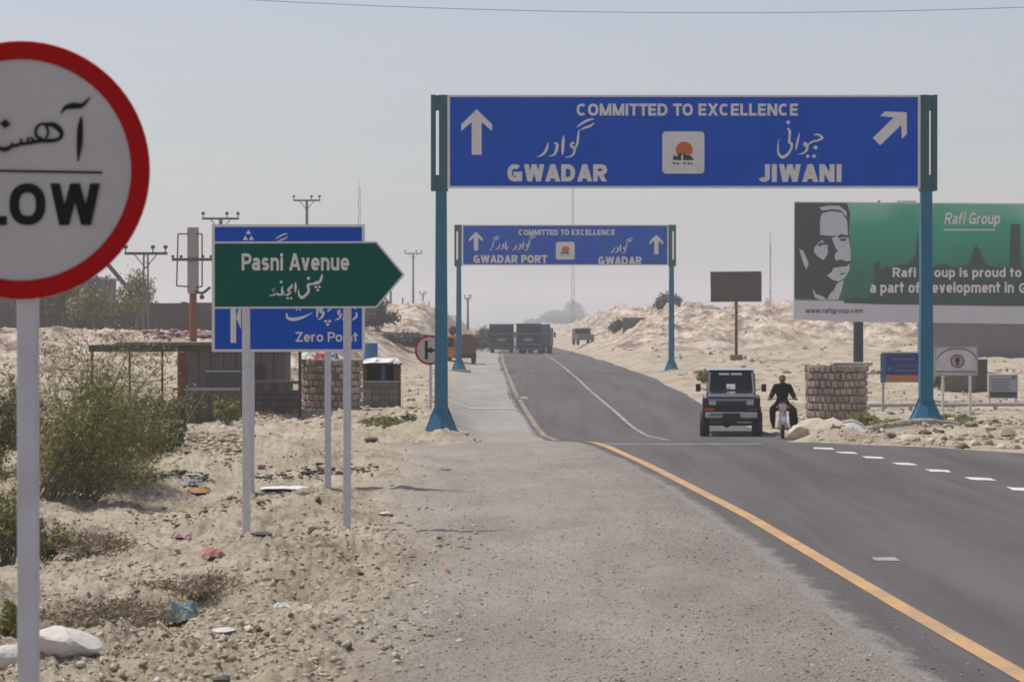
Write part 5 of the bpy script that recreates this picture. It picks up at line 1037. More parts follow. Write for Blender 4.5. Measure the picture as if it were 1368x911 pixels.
for s in (-1, 1):
    mb = MB(); loft_pts = [(.10, 1.10), (.12, 1.16), (1.34, 1.22), (1.36, .9), (1.15, .86), (.98, 1.0), (.45, 1.0), (.25, .86), (.12, .80)]
    n = len(loft_pts); vs = [(s * .64, y, z) for y, z in loft_pts] + [(s * .81, y, z) for y, z in loft_pts]; mb.add(vs, [tuple(range(n)), tuple(range(2 * n - 1, n - 1, -1))] + [(i, i + n, (i + 1) % n + n, (i + 1) % n) for i in range(n)]); mb.build("front_wing", M_jg if s < 0 else M_jb, J, bevel=.045)  # left wing takes the sheen grey: its highlight is painted, right stays black
    mb = MB(); mb.torus((s * .80, .72, .40), .47, .045, 'x', 28, 6); mb.build("wheel_arch", M_jd, J)
    mb = MB(); mb.torus((s * .80, 3.15, .40), .47, .045, 'x', 28, 6); mb.build("wheel_arch", M_jd, J)
    add_wheel(J, s * .745, .72, .385, .26); add_wheel(J, s * .745, 3.15, .385, .26)
    mb = MB(); x0, x1 = s * .42, s * .62; mb.box(min(x0, x1), max(x0, x1), .02, .058, .96, 1.09); mb.build("headlight", M_lamp, J, bevel=.01)
    mb = MB(); x0, x1 = s * .46, s * .74; mb.box(min(x0, x1), max(x0, x1), .0, .058, .80, .875); mb.build("indicator", M_rl if s < 0 else mat("dark_red_lens", (.12,.02,.02), .3), J)
    mb = MB(); x0, x1 = s * .86, s * 1.0; mb.box(min(x0, x1), max(x0, x1), 1.30, 1.38, 1.30, 1.52); m_ = mb.build("wing_mirror", M_jd, J, bevel=.02); mb = MB(); mb.tube((s * .68, 1.38, 1.34), (s * .88, 1.34, 1.40), .014); mb.build("mirror_arm", M_jd, m_)
    mb = MB(); mb.box(min(s * .701, s * .712), max(s * .701, s * .712), 1.55, 2.6, .62, 1.22); mb.build("door", M_jb, J); mb = MB(); slab(mb, [(s * .70, 1.62, 1.30), (s * .70, 2.55, 1.30), (s * .667, 2.50, 1.80), (s * .667, 1.85, 1.80)][::s], .012); mb.build("side_window", M_gl, J)
    mb = MB(); slab(mb, [(s * .70, 2.68, 1.30), (s * .70, 3.82, 1.30), (s * .667, 3.80, 1.80), (s * .667, 2.68, 1.80)][::s], .012); mb.build("side_window", M_gl, J)
    mb = MB(); mb.box(s * .5 - .14, s * .5 + .14, -.075, -.04, .60, .66); mb.build("bumper_lens", M_lamp, J)
mb = MB(); mb.box(-.40, .40, .03, .058, .90, 1.09)
mb.build("grille_recess", M_jd, J)
for i in range(5): mb = MB(); z = .915 + i * .037; mb.box(-.40, .40, .012, .0295, z, z + .012); mb.build("grille_bar", M_chrome if i == 4 else M_jg, J)
mb = MB(); mb.box(-.64, .64, .008, .056, 1.098, 1.13); mb.build("bonnet_lip", M_chrome, J)
mb = MB(); mb.box(-.72, .72, -.09, .05, .60, .76); mb.build("bumper", mat("bumper_silver", (.50,.51,.53), .3, .6), J, bevel=.03)
mb = MB(); mb.box(-.25, .25, -.115, -.0905, .61, .74); mb.build("number_plate", M_jd, J); mb = MB(); mb.box(-.60, -.27, -.1, -.0905, .66, .73); mb.build("bumper_reflector", mat("teal_grey", (.10,.20,.20), .4), J)
mb = MB(); mb.box(-.60, .60, -.02, .3, .50, .585); mb.hexa([(-.15, .2, .42), (.05, .2, .42), (.05, .5, .42), (-.15, .5, .42)], [(-.3, .15, .50), (.2, .15, .50), (.2, .55, .50), (-.3, .55, .50)]); mb.build("skid_plate", M_jd, J)
mb = MB(); mb.tube((-.66, .72, .40), (.66, .72, .40), .045); mb.tube((-.66, 3.15, .40), (.66, 3.15, .40), .04); mb.ball((-.12, .72, .40), .10); mb.build("axle", M_jd, J)
mb = MB(); mb.tube((0, .06, 1.14), (0, .5, 1.30), .01); mb.build("bonnet_emblem", M_chrome, J)

# ---------------------------------------------------------------- motorcycle and rider
Y = 68; B = thing("motorcycle", "dark motorcycle ridden towards the camera beside the jeep", "motorcycle", (at(1046, 433, Y).x, Y, at(0, 587, Y).z), math.radians(-5))
def bike_wheel(y, r, w_):
    wt = bpy.data.objects.new("wheel", None); COL.objects.link(wt); wt.parent = B; wt.location = (0, y, r)
    mb = MB(); mb.torus((0, 0, 0), r - w_ / 2, w_ / 2, 'x', 30, 8); mb.build("tyre", MATS["rubber"], wt, smooth=True); mb = MB(); mb.torus((0, 0, 0), r - w_ - .005, .014, 'x', 30, 6); mb.build("rim", M_chrome, wt); mb = MB(); mb.tube((-.06, 0, 0), (.06, 0, 0), .04)
    for i in range(12): a = i * math.pi / 6; mb.tube((0, 0, 0), (0, (r - w_) * math.cos(a), (r - w_) * math.sin(a)), .004, .004, 4, False)
    mb.build("spokes", M_chrome, wt)
bike_wheel(.05, .29, .085); bike_wheel(1.27, .29, .10)
for s in (-1, 1): mb = MB(); mb.tube((s * .075, .05, .29), (s * .075, .32, .93), .022, .022, 8); mb.build("fork", M_chrome, B)
mb = MB(); n = 12
for i in range(n):
    a0, a1 = math.radians(20 + 140 * i / n), math.radians(20 + 140 * (i + 1) / n)
    q = [(x, .05 - .33 * math.cos(a), .29 + .33 * math.sin(a)) for a in (a0, a1) for x in (-.065, .065)]; mb.add(q, [(0, 1, 3, 2)])
mb.build("front_mudguard", mat("mudguard_grey", (.22,.22,.23), .4, .4), B)
mb = MB(); mb.tube((0, .24, .86), (0, .13, .86), .085, .10, 16); mb.build("headlight", M_lamp, B); mb = MB(); mb.tube((0, .32, .86), (0, .241, .86), .06, .095, 14); mb.build("headlight_shell", M_jd, B)
mb = MB(); mb.tube((0, .20, .70), (0, .21, .70), .05); mb.box(-.075, .075, .12, .14, .52, .66); mb.build("number_plate", M_white, B)
mb = MB(); mb.path([(-.36, .42, 1.06), (-.20, .36, 1.08), (-.05, .33, 1.00), (.05, .33, 1.00), (.20, .36, 1.08), (.36, .42, 1.06)], .013, 8); mb.build("handlebar", M_jd, B)
for s in (-1, 1):
    mb = MB(); mb.tube((s * .30, .40, 1.065), (s * .40, .43, 1.06), .019); mb.build("grip", M_jd, B); mb = MB(); mb.ball((s * .30, .36, 1.20), .055, 10, 6, (1, .3, .8)); mb.tube((s * .26, .38, 1.07), (s * .30, .37, 1.19), .006); mb.build("mirror", M_jd, B)
    mb = MB(); mb.ball((s * .15, .22, .85), .035); mb.build("indicator", M_rl, B); mb = MB(); mb.tube((s * .02, .62, .28), (s * .30, .60, .28), .014); mb.build("footrest", M_jd, B)
mb = MB(); mb.ball((0, .58, .86), .14, 14, 8, (.95, 1.9, .85)); mb.build("fuel_tank", mat("tank_red_black", (.06,.010,.010), .3), B, smooth=True); mb = MB(); mb.box(-.12, .12, .82, 1.45, .72, .80); mb.build("seat", M_jd, B, bevel=.02)
mb = MB(); mb.tube((0, .60, .36), (0, .56, .60), .10, .08, 12); mb.box(-.11, .11, .50, .80, .24, .46); mb.build("engine", M_rim, B); mb = MB(); mb.path([(0, .34, .92), (0, .46, .40), (0, .60, .26), (0, 1.0, .30)], .02); mb.path([(0, .34, .90), (0, .90, .74), (0, 1.45, .74)], .018); mb.path([(0.06, .9, .7), (.08, 1.27, .29)], .018); mb.path([(-.06, .9, .7), (-.08, 1.27, .29)], .018); mb.build("frame", M_jd, B); mb = MB(); mb.tube((.14, .6, .24), (.15, 1.5, .34), .03, .045, 8); mb.build("exhaust", M_chrome, B)
M_skin = mat("skin_tan", (.17,.095,.06), .6); M_cl = mat("black_clothing", (.004,.004,.005), .95, 0, (.009,.009,.010), 10, spec=.1); M_hair = mat("black_hair", (.012,.010,.009), .8)
def skinned(name, chains, mats_, parent, sub=2, root=0):
    """chains: list of [(x,y,z,r)...]; first point of a later chain may equal an existing point to branch from it"""
    V, E, Rr = [], [], []
    def idx(p):
        for i, q in enumerate(V):
            if (Vector(q) - Vector(p[:3])).length < 1e-5: return i
        V.append(tuple(p[:3])); Rr.append(p[3]); return len(V) - 1
    for c in chains:
        ids = [idx(p) for p in c]; E += list(zip(ids[:-1], ids[1:]))
    me = bpy.data.meshes.new(name); me.from_pydata(V, E, []); o = bpy.data.objects.new(name, me); COL.objects.link(o)
    md = o.modifiers.new("skin", 'SKIN'); md.use_smooth_shade = True
    for i, sv in enumerate(me.skin_vertices[0].data): r_ = Rr[i]; sv.radius = (r_, r_) if not isinstance(r_, tuple) else r_; sv.use_root = (i == root)
    sb = o.modifiers.new("sub", 'SUBSURF'); sb.levels = sub; sb.render_levels = sub
    dg = bpy.context.evaluated_depsgraph_get(); dg.update(); me2 = bpy.data.meshes.new_from_object(o.evaluated_get(dg)); o.modifiers.clear(); o.data = me2; me2.materials.clear()
    for x in mats_: me2.materials.append(x)
    me2.polygons.foreach_set("use_smooth", [True] * len(me2.polygons)); o.parent = parent; return o
Rp = thing("person", "motorcycle rider in black clothes gripping the handlebar beside the jeep", "person", B.location, B.rotation_euler.z)
pel = (0, .95, .88, .17); chest = (0, .80, 1.26, .225); neck0 = (0, .77, 1.42, .09)
ch = [[pel, (0, .90, 1.05, .145), chest, neck0, (0, .75, 1.50, .052), (0, .745, 1.56, .062)]]
for s in (-1, 1):
    ch.append([neck0, (s * .18, .77, 1.39, .095), (s * .27, .70, 1.20, .075), (s * .325, .60, 1.10, .058), (s * .35, .47, 1.085, .030), (s * .35, .425, 1.082, .034)])
    ch.append([pel, (s * .13, .88, .85, .12), (s * .25, .60, .80, .11), (s * .27, .50, .74, .095), (s * .26, .60, .45, .078), (s * .24, .66, .32, .040), (s * .24, .54, .305, .036), (s * .245, .47, .30, .028)])
    w_ = (s * .35, .425, 1.082, .034)
    for i in range(4): x = s * (.32 + .02 * i); ch.append([w_, (x, .395, 1.092, .011), (x, .378, 1.062 - .002 * i, .010), (x, .398, 1.042, .009), (x, .42 - .004 * i, 1.038, .008)])
    ch.append([w_, (s * .318, .43, 1.065, .011), (s * .305, .425, 1.045, .009)])
body = skinned("body", ch, [M_cl, M_skin], Rp)
for p in body.data.polygons:
    c = p.center
    if c.z > 1.475 or (c.y < .47 and c.z > .95): p.material_index = 1
mb = MB(); mb.ball((0, .735, 1.585), .092, 16, 12, (.82, .98, 1.2)); mb.ball((0, .640, 1.580), .018, 8, 6, (.8, 1, 1.3))
for s in (-1, 1): mb.ball((s * .078, .745, 1.58), .022, 8, 6, (.5, 1, 1.4))
head = mb.build("head", M_skin, Rp, smooth=True)
mb = MB()
for s in (-1, 1): mb.ball((s * .031, .652, 1.600), .010, 8, 6)
mb.box(-.024, .024, .646, .656, 1.535, 1.542); mb.build("face_features", M_hair, Rp)
mb = MB(); mb.ball((0, .755, 1.625), .092, 16, 10, (.90, 1.0, .95)); mb.build("hair", M_hair, Rp, smooth=True)
mb = MB(); loftv = []; 
mb.hexa([(-.20, .70, .84), (.20, .70, .84), (.22, 1.1, .80), (-.22, 1.1, .80)], [(-.19, .70, 1.0), (.19, .70, 1.0), (.19, 1.08, 1.0), (-.19, 1.08, 1.0)]); mb.build("shirt_tail", M_cl, Rp, bevel=.05, smooth=True)
mb = MB(); mb.hexa([(.18, .46, .36), (.44, .48, .38), (.42, .62, .38), (.20, .62, .36)], [(.16, .50, .86), (.38, .50, .84), (.36, .68, .84), (.16, .68, .86)]); mb.build("shawl_end", M_cl, Rp, bevel=.05, smooth=True)
# ---------------------------------------------------------------- plants
def leafmat(name, a, b_, c=None):
    m = bpy.data.materials.new(name); m.use_nodes = True; n = m.node_tree; L = n.links; b = n.nodes["Principled BSDF"]; b.inputs["Roughness"].default_value = .75; b.inputs["Specular IOR Level"].default_value = .2
    at_ = n.nodes.new("ShaderNodeAttribute"); at_.attribute_name = "shade"; r = n.nodes.new("ShaderNodeValToRGB"); e = r.color_ramp.elements; e[0].position = .1; e[0].color = (*a, 1); e[1].position = .9; e[1].color = (*b_, 1)
    L.new(at_.outputs["Fac"], r.inputs[0]); L.new(r.outputs[0], b.inputs["Base Color"]); MATS[name] = m; return m
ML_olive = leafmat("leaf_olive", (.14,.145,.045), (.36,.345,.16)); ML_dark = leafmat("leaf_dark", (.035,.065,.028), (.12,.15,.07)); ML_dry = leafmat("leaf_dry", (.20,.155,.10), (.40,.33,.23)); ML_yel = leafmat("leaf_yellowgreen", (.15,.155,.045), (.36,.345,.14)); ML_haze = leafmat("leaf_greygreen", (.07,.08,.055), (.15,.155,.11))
M_twig = mat("twig_bark", (.17,.13,.09), .9, 0, (.26,.21,.15), 8); M_twigd = mat("twig_dark", (.13,.10,.07), .9, 0, (.22,.175,.125), 8)
def quads(name, C, U, V, m, parent, seed, smoothv=None, kind=None):
    n = len(C); P = np.stack([C - U - V * .2, C + V * -1 * 0 - U * 0 - V, C + U - V * -.2, C + V], 1); me = bpy.data.meshes.new(name)
    me.vertices.add(4 * n); me.vertices.foreach_set("co", P.astype(np.float32).ravel()); me.loops.add(4 * n); me.loops.foreach_set("vertex_index", np.arange(4 * n, dtype=np.int32)); me.polygons.add(n)
    me.polygons.foreach_set("loop_start", np.arange(0, 4 * n, 4, dtype=np.int32)); me.polygons.foreach_set("loop_total", np.full(n, 4, dtype=np.int32)); me.update(calc_edges=True)
    a = me.attributes.new("shade", 'FLOAT', 'POINT'); a.data.foreach_set("value", np.repeat(smoothv, 4).astype(np.float32)); me.materials.append(m); o = bpy.data.objects.new(name, me); COL.objects.link(o); o.parent = parent; return o
def shrub(label, loc, h, w_, m, nb=26, nl=9000, leaf=.022, seed=1, lean=(0, 0), twig=None, spread=1.0, cat="shrub", name="shrub", low=.0, depth=None, group=None, trunk=False, droop=0, clump=.16, slim=2.6):
    t = thing(name, label, cat, loc, 0, group); r = random.Random(seed); rn = np.random.RandomState(seed); mb = MB(); ends = []
    depth = depth or w_; base = Vector((0, 0, -.05))
    if trunk:
        mb.tube((0, 0, -.2), (lean[0] * .3, 0, h * .35), h * .035, h * .02, 7); base = Vector((lean[0] * .3, 0, h * .33))
    for i in range(nb):
        a = r.uniform(0, 2 * math.pi); rad = math.sqrt(r.random()) * spread; tip = Vector((math.cos(a) * w_ / 2 * rad + lean[0], math.sin(a) * depth / 2 * rad + lean[1], h * (1 - .45 * rad * rad) * r.uniform(.6, 1.05)))
        p0 = base + Vector((r.uniform(-.1, .1) * w_, r.uniform(-.1, .1) * depth, 0)); mid = p0.lerp(tip, .5) + Vector((r.uniform(-.1, .1) * w_, r.uniform(-.1, .1) * depth, h * .08)); rr = .006 + .010 * h * .4
        pts = [p0, p0.lerp(mid, .5) + Vector((0, 0, .02)), mid, mid.lerp(tip, .55) + Vector((0, 0, h * .02)), tip - Vector((0, 0, droop * h))]
        for q, (a_, b_) in enumerate(zip(pts[:-1], pts[1:])): mb.tube(a_, b_, rr * (1 - .22 * q), rr * (1 - .22 * (q + 1)), 4, False)
        for kk in range(5):
            u_ = r.uniform(.3, 1); j = min(3, int(u_ * 4)); s0 = pts[j].lerp(pts[j + 1], u_ * 4 - j if u_ < 1 else 1); s1 = s0 + Vector((r.uniform(-1, 1) * w_ * .17, r.uniform(-1, 1) * depth * .17, r.uniform(-.03, .2) * h)); mb.tube(s0, s1, rr * .35, rr * .15, 3, False); ends += [(s0, s1)]
        ends.append((pts[3], pts[4]))
    mb.build("branches", twig or M_twig, t)
    e = np.array([[*a_, *b_] for a_, b_ in ends]); k_ = rn.randint(0, len(e), nl); u_ = rn.rand(nl, 1); C = e[k_, :3] * (1 - u_) + e[k_, 3:] * u_ + rn.randn(nl, 3) * np.array([w_, depth, h]) * clump * .25
    C[:, 2] = np.maximum(C[:, 2], low * h + .01)
    U = rn.randn(nl, 3); U /= np.linalg.norm(U, axis=1)[:, None]; V = rn.randn(nl, 3) + np.array([0, 0, .6]); V -= (V * U).sum(1)[:, None] * U; V /= np.linalg.norm(V, axis=1)[:, None]; sz = leaf * (.5 + rn.rand(nl, 1)); sv = np.clip(rn.rand(len(e))[k_] * .6 + rn.rand(nl) * .4, 0, 1)
    quads("foliage", C, U * sz, V * sz * slim, m, t, seed, sv); return t
def gp(px, py, Y):   # a point on the ground at that distance
    x = at(px, 0, Y).x; return Vector((x, Y, tz(x, Y)))
shrub("tall feathery olive shrub left of the canopy, reaching up past the compound wall", gp(118, 0, 39), 2.5, 3.3, ML_olive, 62, 6500, .0085, 3, (.15, 0), spread=1.0, slim=4, clump=.2)
shrub("thin leaning feathery shrub between the SLOW sign's post and the canopy", gp(60, 0, 36), 1.9, 1.7, ML_yel, 30, 5500, .010, 4, (.7, 0), spread=.9, slim=5, clump=.18)
shrub("wide low feathery bush spreading in front of the tall feathery shrub", gp(108, 0, 36.5), .95, 2.6, ML_yel, 60, 5200, .009, 103, spread=1.0, slim=4.5, clump=.34, low=.02)
shrub("yellow-green sprawling bush between the tall feathery shrub and the dark round bush", gp(165, 0, 40), 1.25, 1.9, ML_yel, 44, 4200, .010, 104, spread=1.0, slim=4.5, clump=.30)
shrub("dense dark green round bush under the canopy's left end", gp(185, 0, 45), 1.05, 1.5, ML_dark, 40, 15000, .018, 5, spread=1.0, clump=.3)
shrub("olive bush to the left of the SLOW sign's post", gp(-12, 0, 40), 1.5, 1.6, ML_olive, 34, 7000, .014, 6, slim=3.5)
shrub("low olive bush behind the SLOW sign's post", gp(70, 0, 42), .9, 1.7, ML_olive, 30, 7000, .014, 16, slim=3)
shrub("green bush at the left edge below the tall shrub", gp(4, 0, 27), .95, .9, ML_olive, 34, 3800, .010, 7, slim=3.2)
shrub("sparse green sprigs right of the SLOW sign's post, above the brushwood", gp(62, 0, 27.5), .45, .7, ML_olive, 20, 1500, .010, 17, slim=3)
shrub("straw-coloured weed patch in the rubble at the lower left edge", gp(0, 0, 20), .35, .5, ML_yel, 16, 1400, .008, 18, slim=4)
shrub("bare brown brushwood lying in the hollow below the SLOW sign", gp(150, 0, 23), .28, 1.5, ML_dry, 60, 2500, .007, 8, twig=M_twigd, depth=2.0, slim=4, name="brushwood", cat="brushwood")
shrub("bare brown brushwood to the right of the hollow's middle", gp(265, 0, 24), .22, 1.0, ML_dry, 40, 1200, .007, 9, twig=M_twigd, depth=1.6, slim=4, name="brushwood", cat="brushwood")
shrub("tangled dry brushwood on the slope right of the SLOW sign's post", gp(120, 0, 27.5), .30, 1.1, ML_dry, 40, 1800, .008, 19, twig=M_twig, depth=1.8, slim=4, name="brushwood", cat="brushwood")
shrub("small yellow-green bush in front of the olive netting screen", gp(300, 0, 61), .75, .7, ML_yel, 18, 2200, .018, 10)
shrub("low olive growth behind the thick rusty canopy post", gp(232, 0, 64), .8, 1.2, ML_olive, 20, 3500, .02, 11)
shrub("green weeds on the bank below the kiosk", gp(512, 0, 61), .22, 1.1, ML_yel, 30, 3500, .014, 12, depth=2.5, name="weed_patch", cat="weeds")
shrub("grey-green weeds on the bank beside the near gantry's left foot", gp(540, 0, 64), .16, .7, ML_haze, 20, 1200, .014, 13, depth=2, name="weed_patch", cat="weeds")
shrub("yellow-green weeds behind the right gantry foot", gp(1268, 0, 74), .38, 1.6, ML_yel, 34, 4500, .018, 14, depth=3, name="weed_patch", cat="weeds")
shrub("olive weeds at the foot of the right stone bunker", gp(1152, 0, 69), .40, .9, ML_olive, 26, 3500, .015, 15, depth=1.6, name="weed_patch", cat="weeds")
shrub("low dry weeds between the right bunker and the gantry's right foot", gp(1195, 0, 62), .22, 1.0, ML_olive, 24, 2200, .014, 25, depth=2.4, name="weed_patch", cat="weeds")
shrub("small green sapling behind the gantry's right post", gp(1243, 0, 92), 1.25, 1.3, ML_olive, 16, 1500, .03, 26, trunk=True, low=.35)
shrub("small green bush behind the jeep's roof", gp(943, 0, 112), .75, .9, ML_olive, 16, 1500, .026, 27)
# far bushes and trees in the haze
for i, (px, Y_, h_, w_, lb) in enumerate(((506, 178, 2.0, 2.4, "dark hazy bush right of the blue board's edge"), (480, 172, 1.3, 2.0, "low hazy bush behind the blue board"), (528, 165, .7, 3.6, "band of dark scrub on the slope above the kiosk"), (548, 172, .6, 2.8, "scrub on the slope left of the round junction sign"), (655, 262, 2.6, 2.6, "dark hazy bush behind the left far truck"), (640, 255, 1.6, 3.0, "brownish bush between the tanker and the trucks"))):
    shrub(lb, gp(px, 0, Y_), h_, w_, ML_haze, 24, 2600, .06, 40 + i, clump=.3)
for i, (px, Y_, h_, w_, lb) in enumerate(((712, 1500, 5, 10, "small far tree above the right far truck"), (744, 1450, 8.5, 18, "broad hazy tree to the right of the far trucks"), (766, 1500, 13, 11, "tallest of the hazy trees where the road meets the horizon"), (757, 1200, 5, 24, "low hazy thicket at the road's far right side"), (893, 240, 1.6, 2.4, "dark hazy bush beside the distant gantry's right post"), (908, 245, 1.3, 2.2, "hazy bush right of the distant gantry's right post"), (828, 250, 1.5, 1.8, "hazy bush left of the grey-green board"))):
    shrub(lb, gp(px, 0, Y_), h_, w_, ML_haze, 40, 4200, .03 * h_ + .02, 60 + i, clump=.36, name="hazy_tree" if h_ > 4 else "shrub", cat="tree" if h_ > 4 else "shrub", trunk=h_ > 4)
for i, (px, Y_, h_, lb) in enumerate(((84, 160, 3.9, "olive tree in front of the low slate-grey building"), (52, 165, 3.0, "olive tree by the compound wall at the left of the SLOW sign's post"), (183, 158, 3.3, "olive tree at the foot of the lattice power pole"), (125, 152, 2.6, "small olive tree against the compound wall"))):
    shrub(lb, gp(px, 0, 146 if i > 1 else 148), h_ , 2.6, ML_olive, 30, 2200, .040, 80 + i, clump=.3, name="small_tree", cat="tree", trunk=True)

# ---------------------------------------------------------------- boulders, mound, litter
def rock(name, label, cat, loc, s, m, seed, group=None, parent=None):
    bm = bmesh.new(); bmesh.ops.create_icosphere(bm, subdivisions=3, radius=1); r = random.Random(seed); cuts = []
    for _ in range(11): v = Vector((r.uniform(-1, 1), r.uniform(-1, 1), r.uniform(-.7, 1))).normalized(); cuts.append((v, r.uniform(.55, .9)))
    for v in bm.verts:
        for nrm, d_ in cuts:
            e_ = v.co.dot(nrm) - d_
            if e_ > 0: v.co -= nrm * e_ * .92
        o_ = vn(np.array([v.co.x * 2.5 + seed]), np.array([v.co.y * 2.5 + v.co.z * 1.7 + seed * 3]))[0] - .5; v.co *= 1 + .16 * o_
        v.co.x *= s[0]; v.co.y *= s[1]; v.co.z *= s[2]
    me = bpy.data.meshes.new(name); bm.to_mesh(me); bm.free(); me.materials.append(m); o = bpy.data.objects.new(name, me); COL.objects.link(o); o.location = loc; o.rotation_euler = (0, 0, r.uniform(0, 6)); return tag(o, label, cat, group)
M_rk = [mat("rock_pale", (.60,.52,.42), .95, 0, (.42,.35,.27), 3, .8, 12), mat("rock_brown", (.24,.175,.13), .95, 0, (.34,.27,.21), 3, .8, 12), mat("rock_dark", (.055,.05,.045), .95, 0, (.11,.095,.08), 4, .7, 14), mat("rock_pink", (.46,.33,.29), .95, 0, (.34,.25,.21), 3, .7, 12), mat("rock_white", (.62,.59,.55), .9, 0, (.48,.45,.41), 3, .6, 12)]
def onrock(px, py, Y, wpx, hpx, mi, label, seed, name="boulder", cat="boulder", group=None):
    k = F / Y; x = at(px, 0, Y).x; s = (wpx / k / 2, wpx / k / 2 * .8, hpx / k / 2); return rock(name, label, cat, (x, Y, tz(x, Y) + s[2] * .35), s, M_rk[mi], seed, group)
# pale heap by the roadside with a whitewashed edge: a mound of earth over boulders
t = thing("earth_heap", "pale earth heap with a whitewashed edge between the motorcycle and the right bunker", "heap", (at(1110, 0, 56.3).x, 56.3, tz(at(1110, 0, 56.3).x, 56.3) - .05))
for i, (dx, dy, sx, sy, sz, mi) in enumerate(((-.35, .1, .55, .5, .34, 0), (.1, .05, .5, .5, .40, 0), (.5, .0, .42, .45, .30, 4), (-.72, -.05, .32, .35, .20, 0), (.18, -.3, .5, .3, .2, 0))):
    o = rock("heap_lump", None, None, (dx, dy, .05), (sx, sy, sz), M_rk[mi], 200 + i); o.parent = t
mb = MB(); pts = [(.20, -.48, .30), (.42, -.46, .34), (.60, -.40, .26), (.76, -.36, .13), (.80, -.38, .0), (.66, -.50, -.05)]
mb.path(pts, .035, 7); mb.build("whitewashed_edge", M_wh2, t)
R0 = [(1188,589,54.5,16,10,2,"dark flat rock at the left end of the rock line by the right gantry foot"),(1213,592,53.5,26,13,0,"broad pale boulder just below the right gantry foot"),(1243,590,53.5,18,12,0,"pale round rock right of the broad pale boulder"),(1262,592,53,13,9,2,"small dark rock among the pale rocks right of the gantry foot"),(1236,580,55.5,22,7,2,"dark slab lying on the bank right of the gantry foot"),(1256,579,55.5,18,6,2,"second dark slab on the bank, beside the first"),
      (1284,590,52.5,20,11,3,"pinkish boulder in the middle of the right rock line"),(1303,594,51.5,15,9,0,"small pale rock right of the pinkish boulder"),(1322,592,51.5,17,12,1,"brown rock towards the right edge of the rock line"),(1338,598,50.5,15,11,4,"white rock near the right edge of the rock line"),(1356,597,50,17,11,3,"pinkish rock at the right edge of the photo"),(1346,580,54,26,16,1,"large brown boulder behind the rock line at the right edge"),(1298,578,56,22,10,1,"brown boulder behind the pinkish boulder"),(1322,579,55,16,9,0,"pale rock between the two brown boulders"),(1270,573,58,16,8,0,"pale rock on the bank behind the dark slabs"),(1364,585,52.5,14,9,4,"small white rock above the pinkish rock at the right edge")]
for i, (px, py, Y_, w_, h_, mi, lb) in enumerate(R0): onrock(px, py, Y_, w_, h_, mi, lb, 300 + i)
def place(px, py): return ground_pt(px, py)
def prock(px, py, wpx, hpx, mi, lb, seed, name="stone_lump", cat="stone"):
    p = place(px, py); k = F / p.y; s = (wpx / k / 2, wpx / k / 2, hpx / k / 2); return rock(name, lb, cat, (p.x, p.y, p.z + s[2] * .35), s, M_rk[mi], seed)
L0 = [(85,866,110,46,4,"large whitish boulder on the ground at the SLOW post's foot"),(18,890,60,46,4,"whitish boulder at the lower left corner"),(362,775,46,17,1,"flat brown stone slab on the verge, in line below the green sign's left post"),(497,590,22,8,2,"small dark stone on the bank below the kiosk"),(597,628,16,6,1,"ochre stone at the edge of the gravel"),(562,655,18,5,2,"thin dark stone beside the gravel edge"),(515,688,22,7,4,"pale flat stone right of the green sign's right post"),
      (300,845,34,10,4,"white stone left of a smaller white stone in the lower left foreground"),(332,842,16,8,4,"smaller white stone in the lower left foreground"),(300,880,18,9,1,"reddish-brown stone at the bottom of the verge"),(297,910,28,12,2,"dark stone at the bottom edge left of centre"),(425,672,10,12,2,"dark stone left of the green sign's right post"),(350,715,34,6,2,"dark flat stone right beside the foot of the green sign's left post"),(418,708,18,6,2,"dark stone between the two posts of the green sign"),(120,610,16,9,3,"pinkish stone below the dark bush"),(348,625,14,9,3,"reddish stone right of the green sign's left post")]
for i, (px, py, w_, h_, mi, lb) in enumerate(L0): prock(px, py, w_, h_, mi, lb, 400 + i)
M_char = stone_mat("charred_rubbish", [(.02,.02,.018),(.05,.045,.04),(.10,.085,.07),(.22,.19,.15),(.36,.31,.25)]); M_ln = mat("dark_plastic", (.05,.045,.045), .7)
def litter_band(label, pts, n, size, seed, m=None, name="charred_rubbish"):
    r = np.random.RandomState(seed); P = []
    for i in range(n):
        u_ = r.rand() * (len(pts) - 1); j = int(u_); f_ = u_ - j; a_, b_ = pts[j], pts[min(j + 1, len(pts) - 1)]; p = place(a_[0] + (b_[0] - a_[0]) * f_ + r.randn() * 4, a_[1] + (b_[1] - a_[1]) * f_ + r.randn() * a_[2]); P.append(tuple(p))
    return stones(name, np.array(P), size * (.4 + r.rand(n) ** 3 * 1.2), m or M_char, label, "rubbish", .3, seed)
litter_band("dark charred rubbish trail across the left dirt", [(110,650,3),(150,640,3),(200,636,3),(250,636,3),(280,642,3)], 420, .10, 500)
litter_band("charred rubbish between the posts of the two left signs", [(340,640,3),(400,634,4),(440,630,3),(500,628,2)], 220, .12, 501)
litter_band("pale coarse rubble heaped in front of the olive netting screen", [(190,606,6),(240,592,9),(290,588,12),(330,596,9)], 700, .13, 510, M_clodf, "coarse_rubble")
litter_band("dark scraps on the dirt left of the green sign's left post", [(215,690,5),(240,705,6),(300,670,6),(330,662,5),(360,668,4)], 130, .08, 502)
litter_band("brick-red and white rubble below the block wall", [(335,556,3),(370,552,3),(400,550,2)], 220, .14, 503, stone_mat("brick_rubble", [(.30,.10,.06),(.42,.20,.12),(.50,.42,.36),(.66,.62,.58)]), "brick_rubble")
litter_band("reddish rubbish strip at the foot of the compound wall", [(190,447,3),(240,448,3),(280,448,3)], 150, .5, 504, stone_mat("red_rubbish", [(.10,.06,.055),(.28,.15,.14),(.45,.34,.32),(.62,.58,.56)]), "mixed_rubbish")
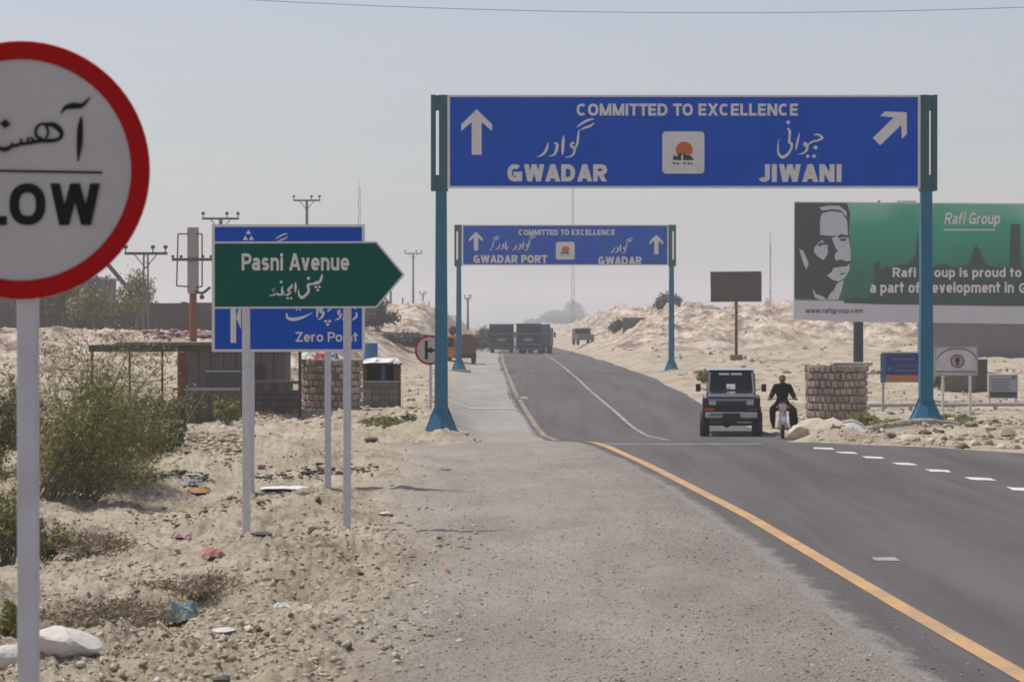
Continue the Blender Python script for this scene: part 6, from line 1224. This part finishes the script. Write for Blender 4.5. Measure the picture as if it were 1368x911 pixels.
def crumple(name, label, px, py, wpx, hpx, m, seed, cat="litter"):
    p = place(px, py); k = F / p.y; return cloth(name, label, cat, (p.x, p.y, p.z), wpx / k, wpx / k * .7, hpx / k, m, seed)
crumple("plastic_bag", "teal plastic bag lying beside a tan board in the lower left", 243, 836, 46, 26, mat("teal_plastic", (.12,.22,.25), .5, 0, (.20,.28,.30), 6), 31, "plastic bag")
p = place(218, 850); k = F / p.y; mb = MB(); tq = Matrix.Translation(p) @ Matrix.Rotation(.75, 4, 'Y') @ Matrix.Rotation(.3, 4, 'Z'); mb.box(-.10, .12, -.03, .03, .03, .05, tq); tag(mb.build("wooden_board", mat("tan_board", (.48,.40,.27), .8, 0, (.38,.31,.21), 8), bevel=.003), "short tan board propped beside the teal plastic bag", "board")
crumple("pink_rag", "faded pink rag on the dirt below the green sign's left post", 284, 748, 34, 10, mat("pink_rag", (.45,.20,.18), .9), 32, "rag")
crumple("pale_pink_rag", "pale pink rag above and left of the faded pink one", 242, 721, 30, 8, mat("pale_pink", (.45,.30,.28), .9), 33, "rag")
crumple("orange_rag", "orange-tan rag next to the charred rubbish trail", 262, 661, 40, 9, mat("orange_rag", (.45,.27,.11), .9), 34, "rag")
crumple("grey_rag", "grey-blue rag just above the orange-tan rag", 258, 650, 30, 8, mat("greyblue_rag", (.28,.30,.32), .9), 35, "rag")
crumple("orange_wrapper", "tiny orange wrapper on the grey gravel left of centre", 597, 766, 11, 4, mat("orange_wrap", (.50,.16,.04), .6), 36, "wrapper")
crumple("white_sheet", "white torn sheet lying flat between the posts of the two left signs", 380, 655, 60, 2, M_cw, 37, "sheet")
crumple("white_wrapper", "white wrapper right of the lower left foreground's white stones", 377, 812, 22, 5, M_cw, 38, "wrapper")
# ---------------------------------------------------------------- haze
hz = MB(); hz.box(-4200, 4200, -400, 3600, -9, 46)
hm = bpy.data.materials.new("haze_air"); hm.use_nodes = True; n = hm.node_tree; n.nodes.remove(n.nodes["Principled BSDF"])
pv = n.nodes.new("ShaderNodeVolumePrincipled"); pv.inputs["Color"].default_value = (.93, .94, .968, 1); pv.inputs["Density"].default_value = .0007; pv.inputs["Anisotropy"].default_value = .3
n.links.new(pv.outputs[0], n.nodes["Material Output"].inputs["Volume"])
ho = hz.build("haze", hm, kind="stuff"); tag(ho, "thin pale dust haze filling the air over the road", "haze")
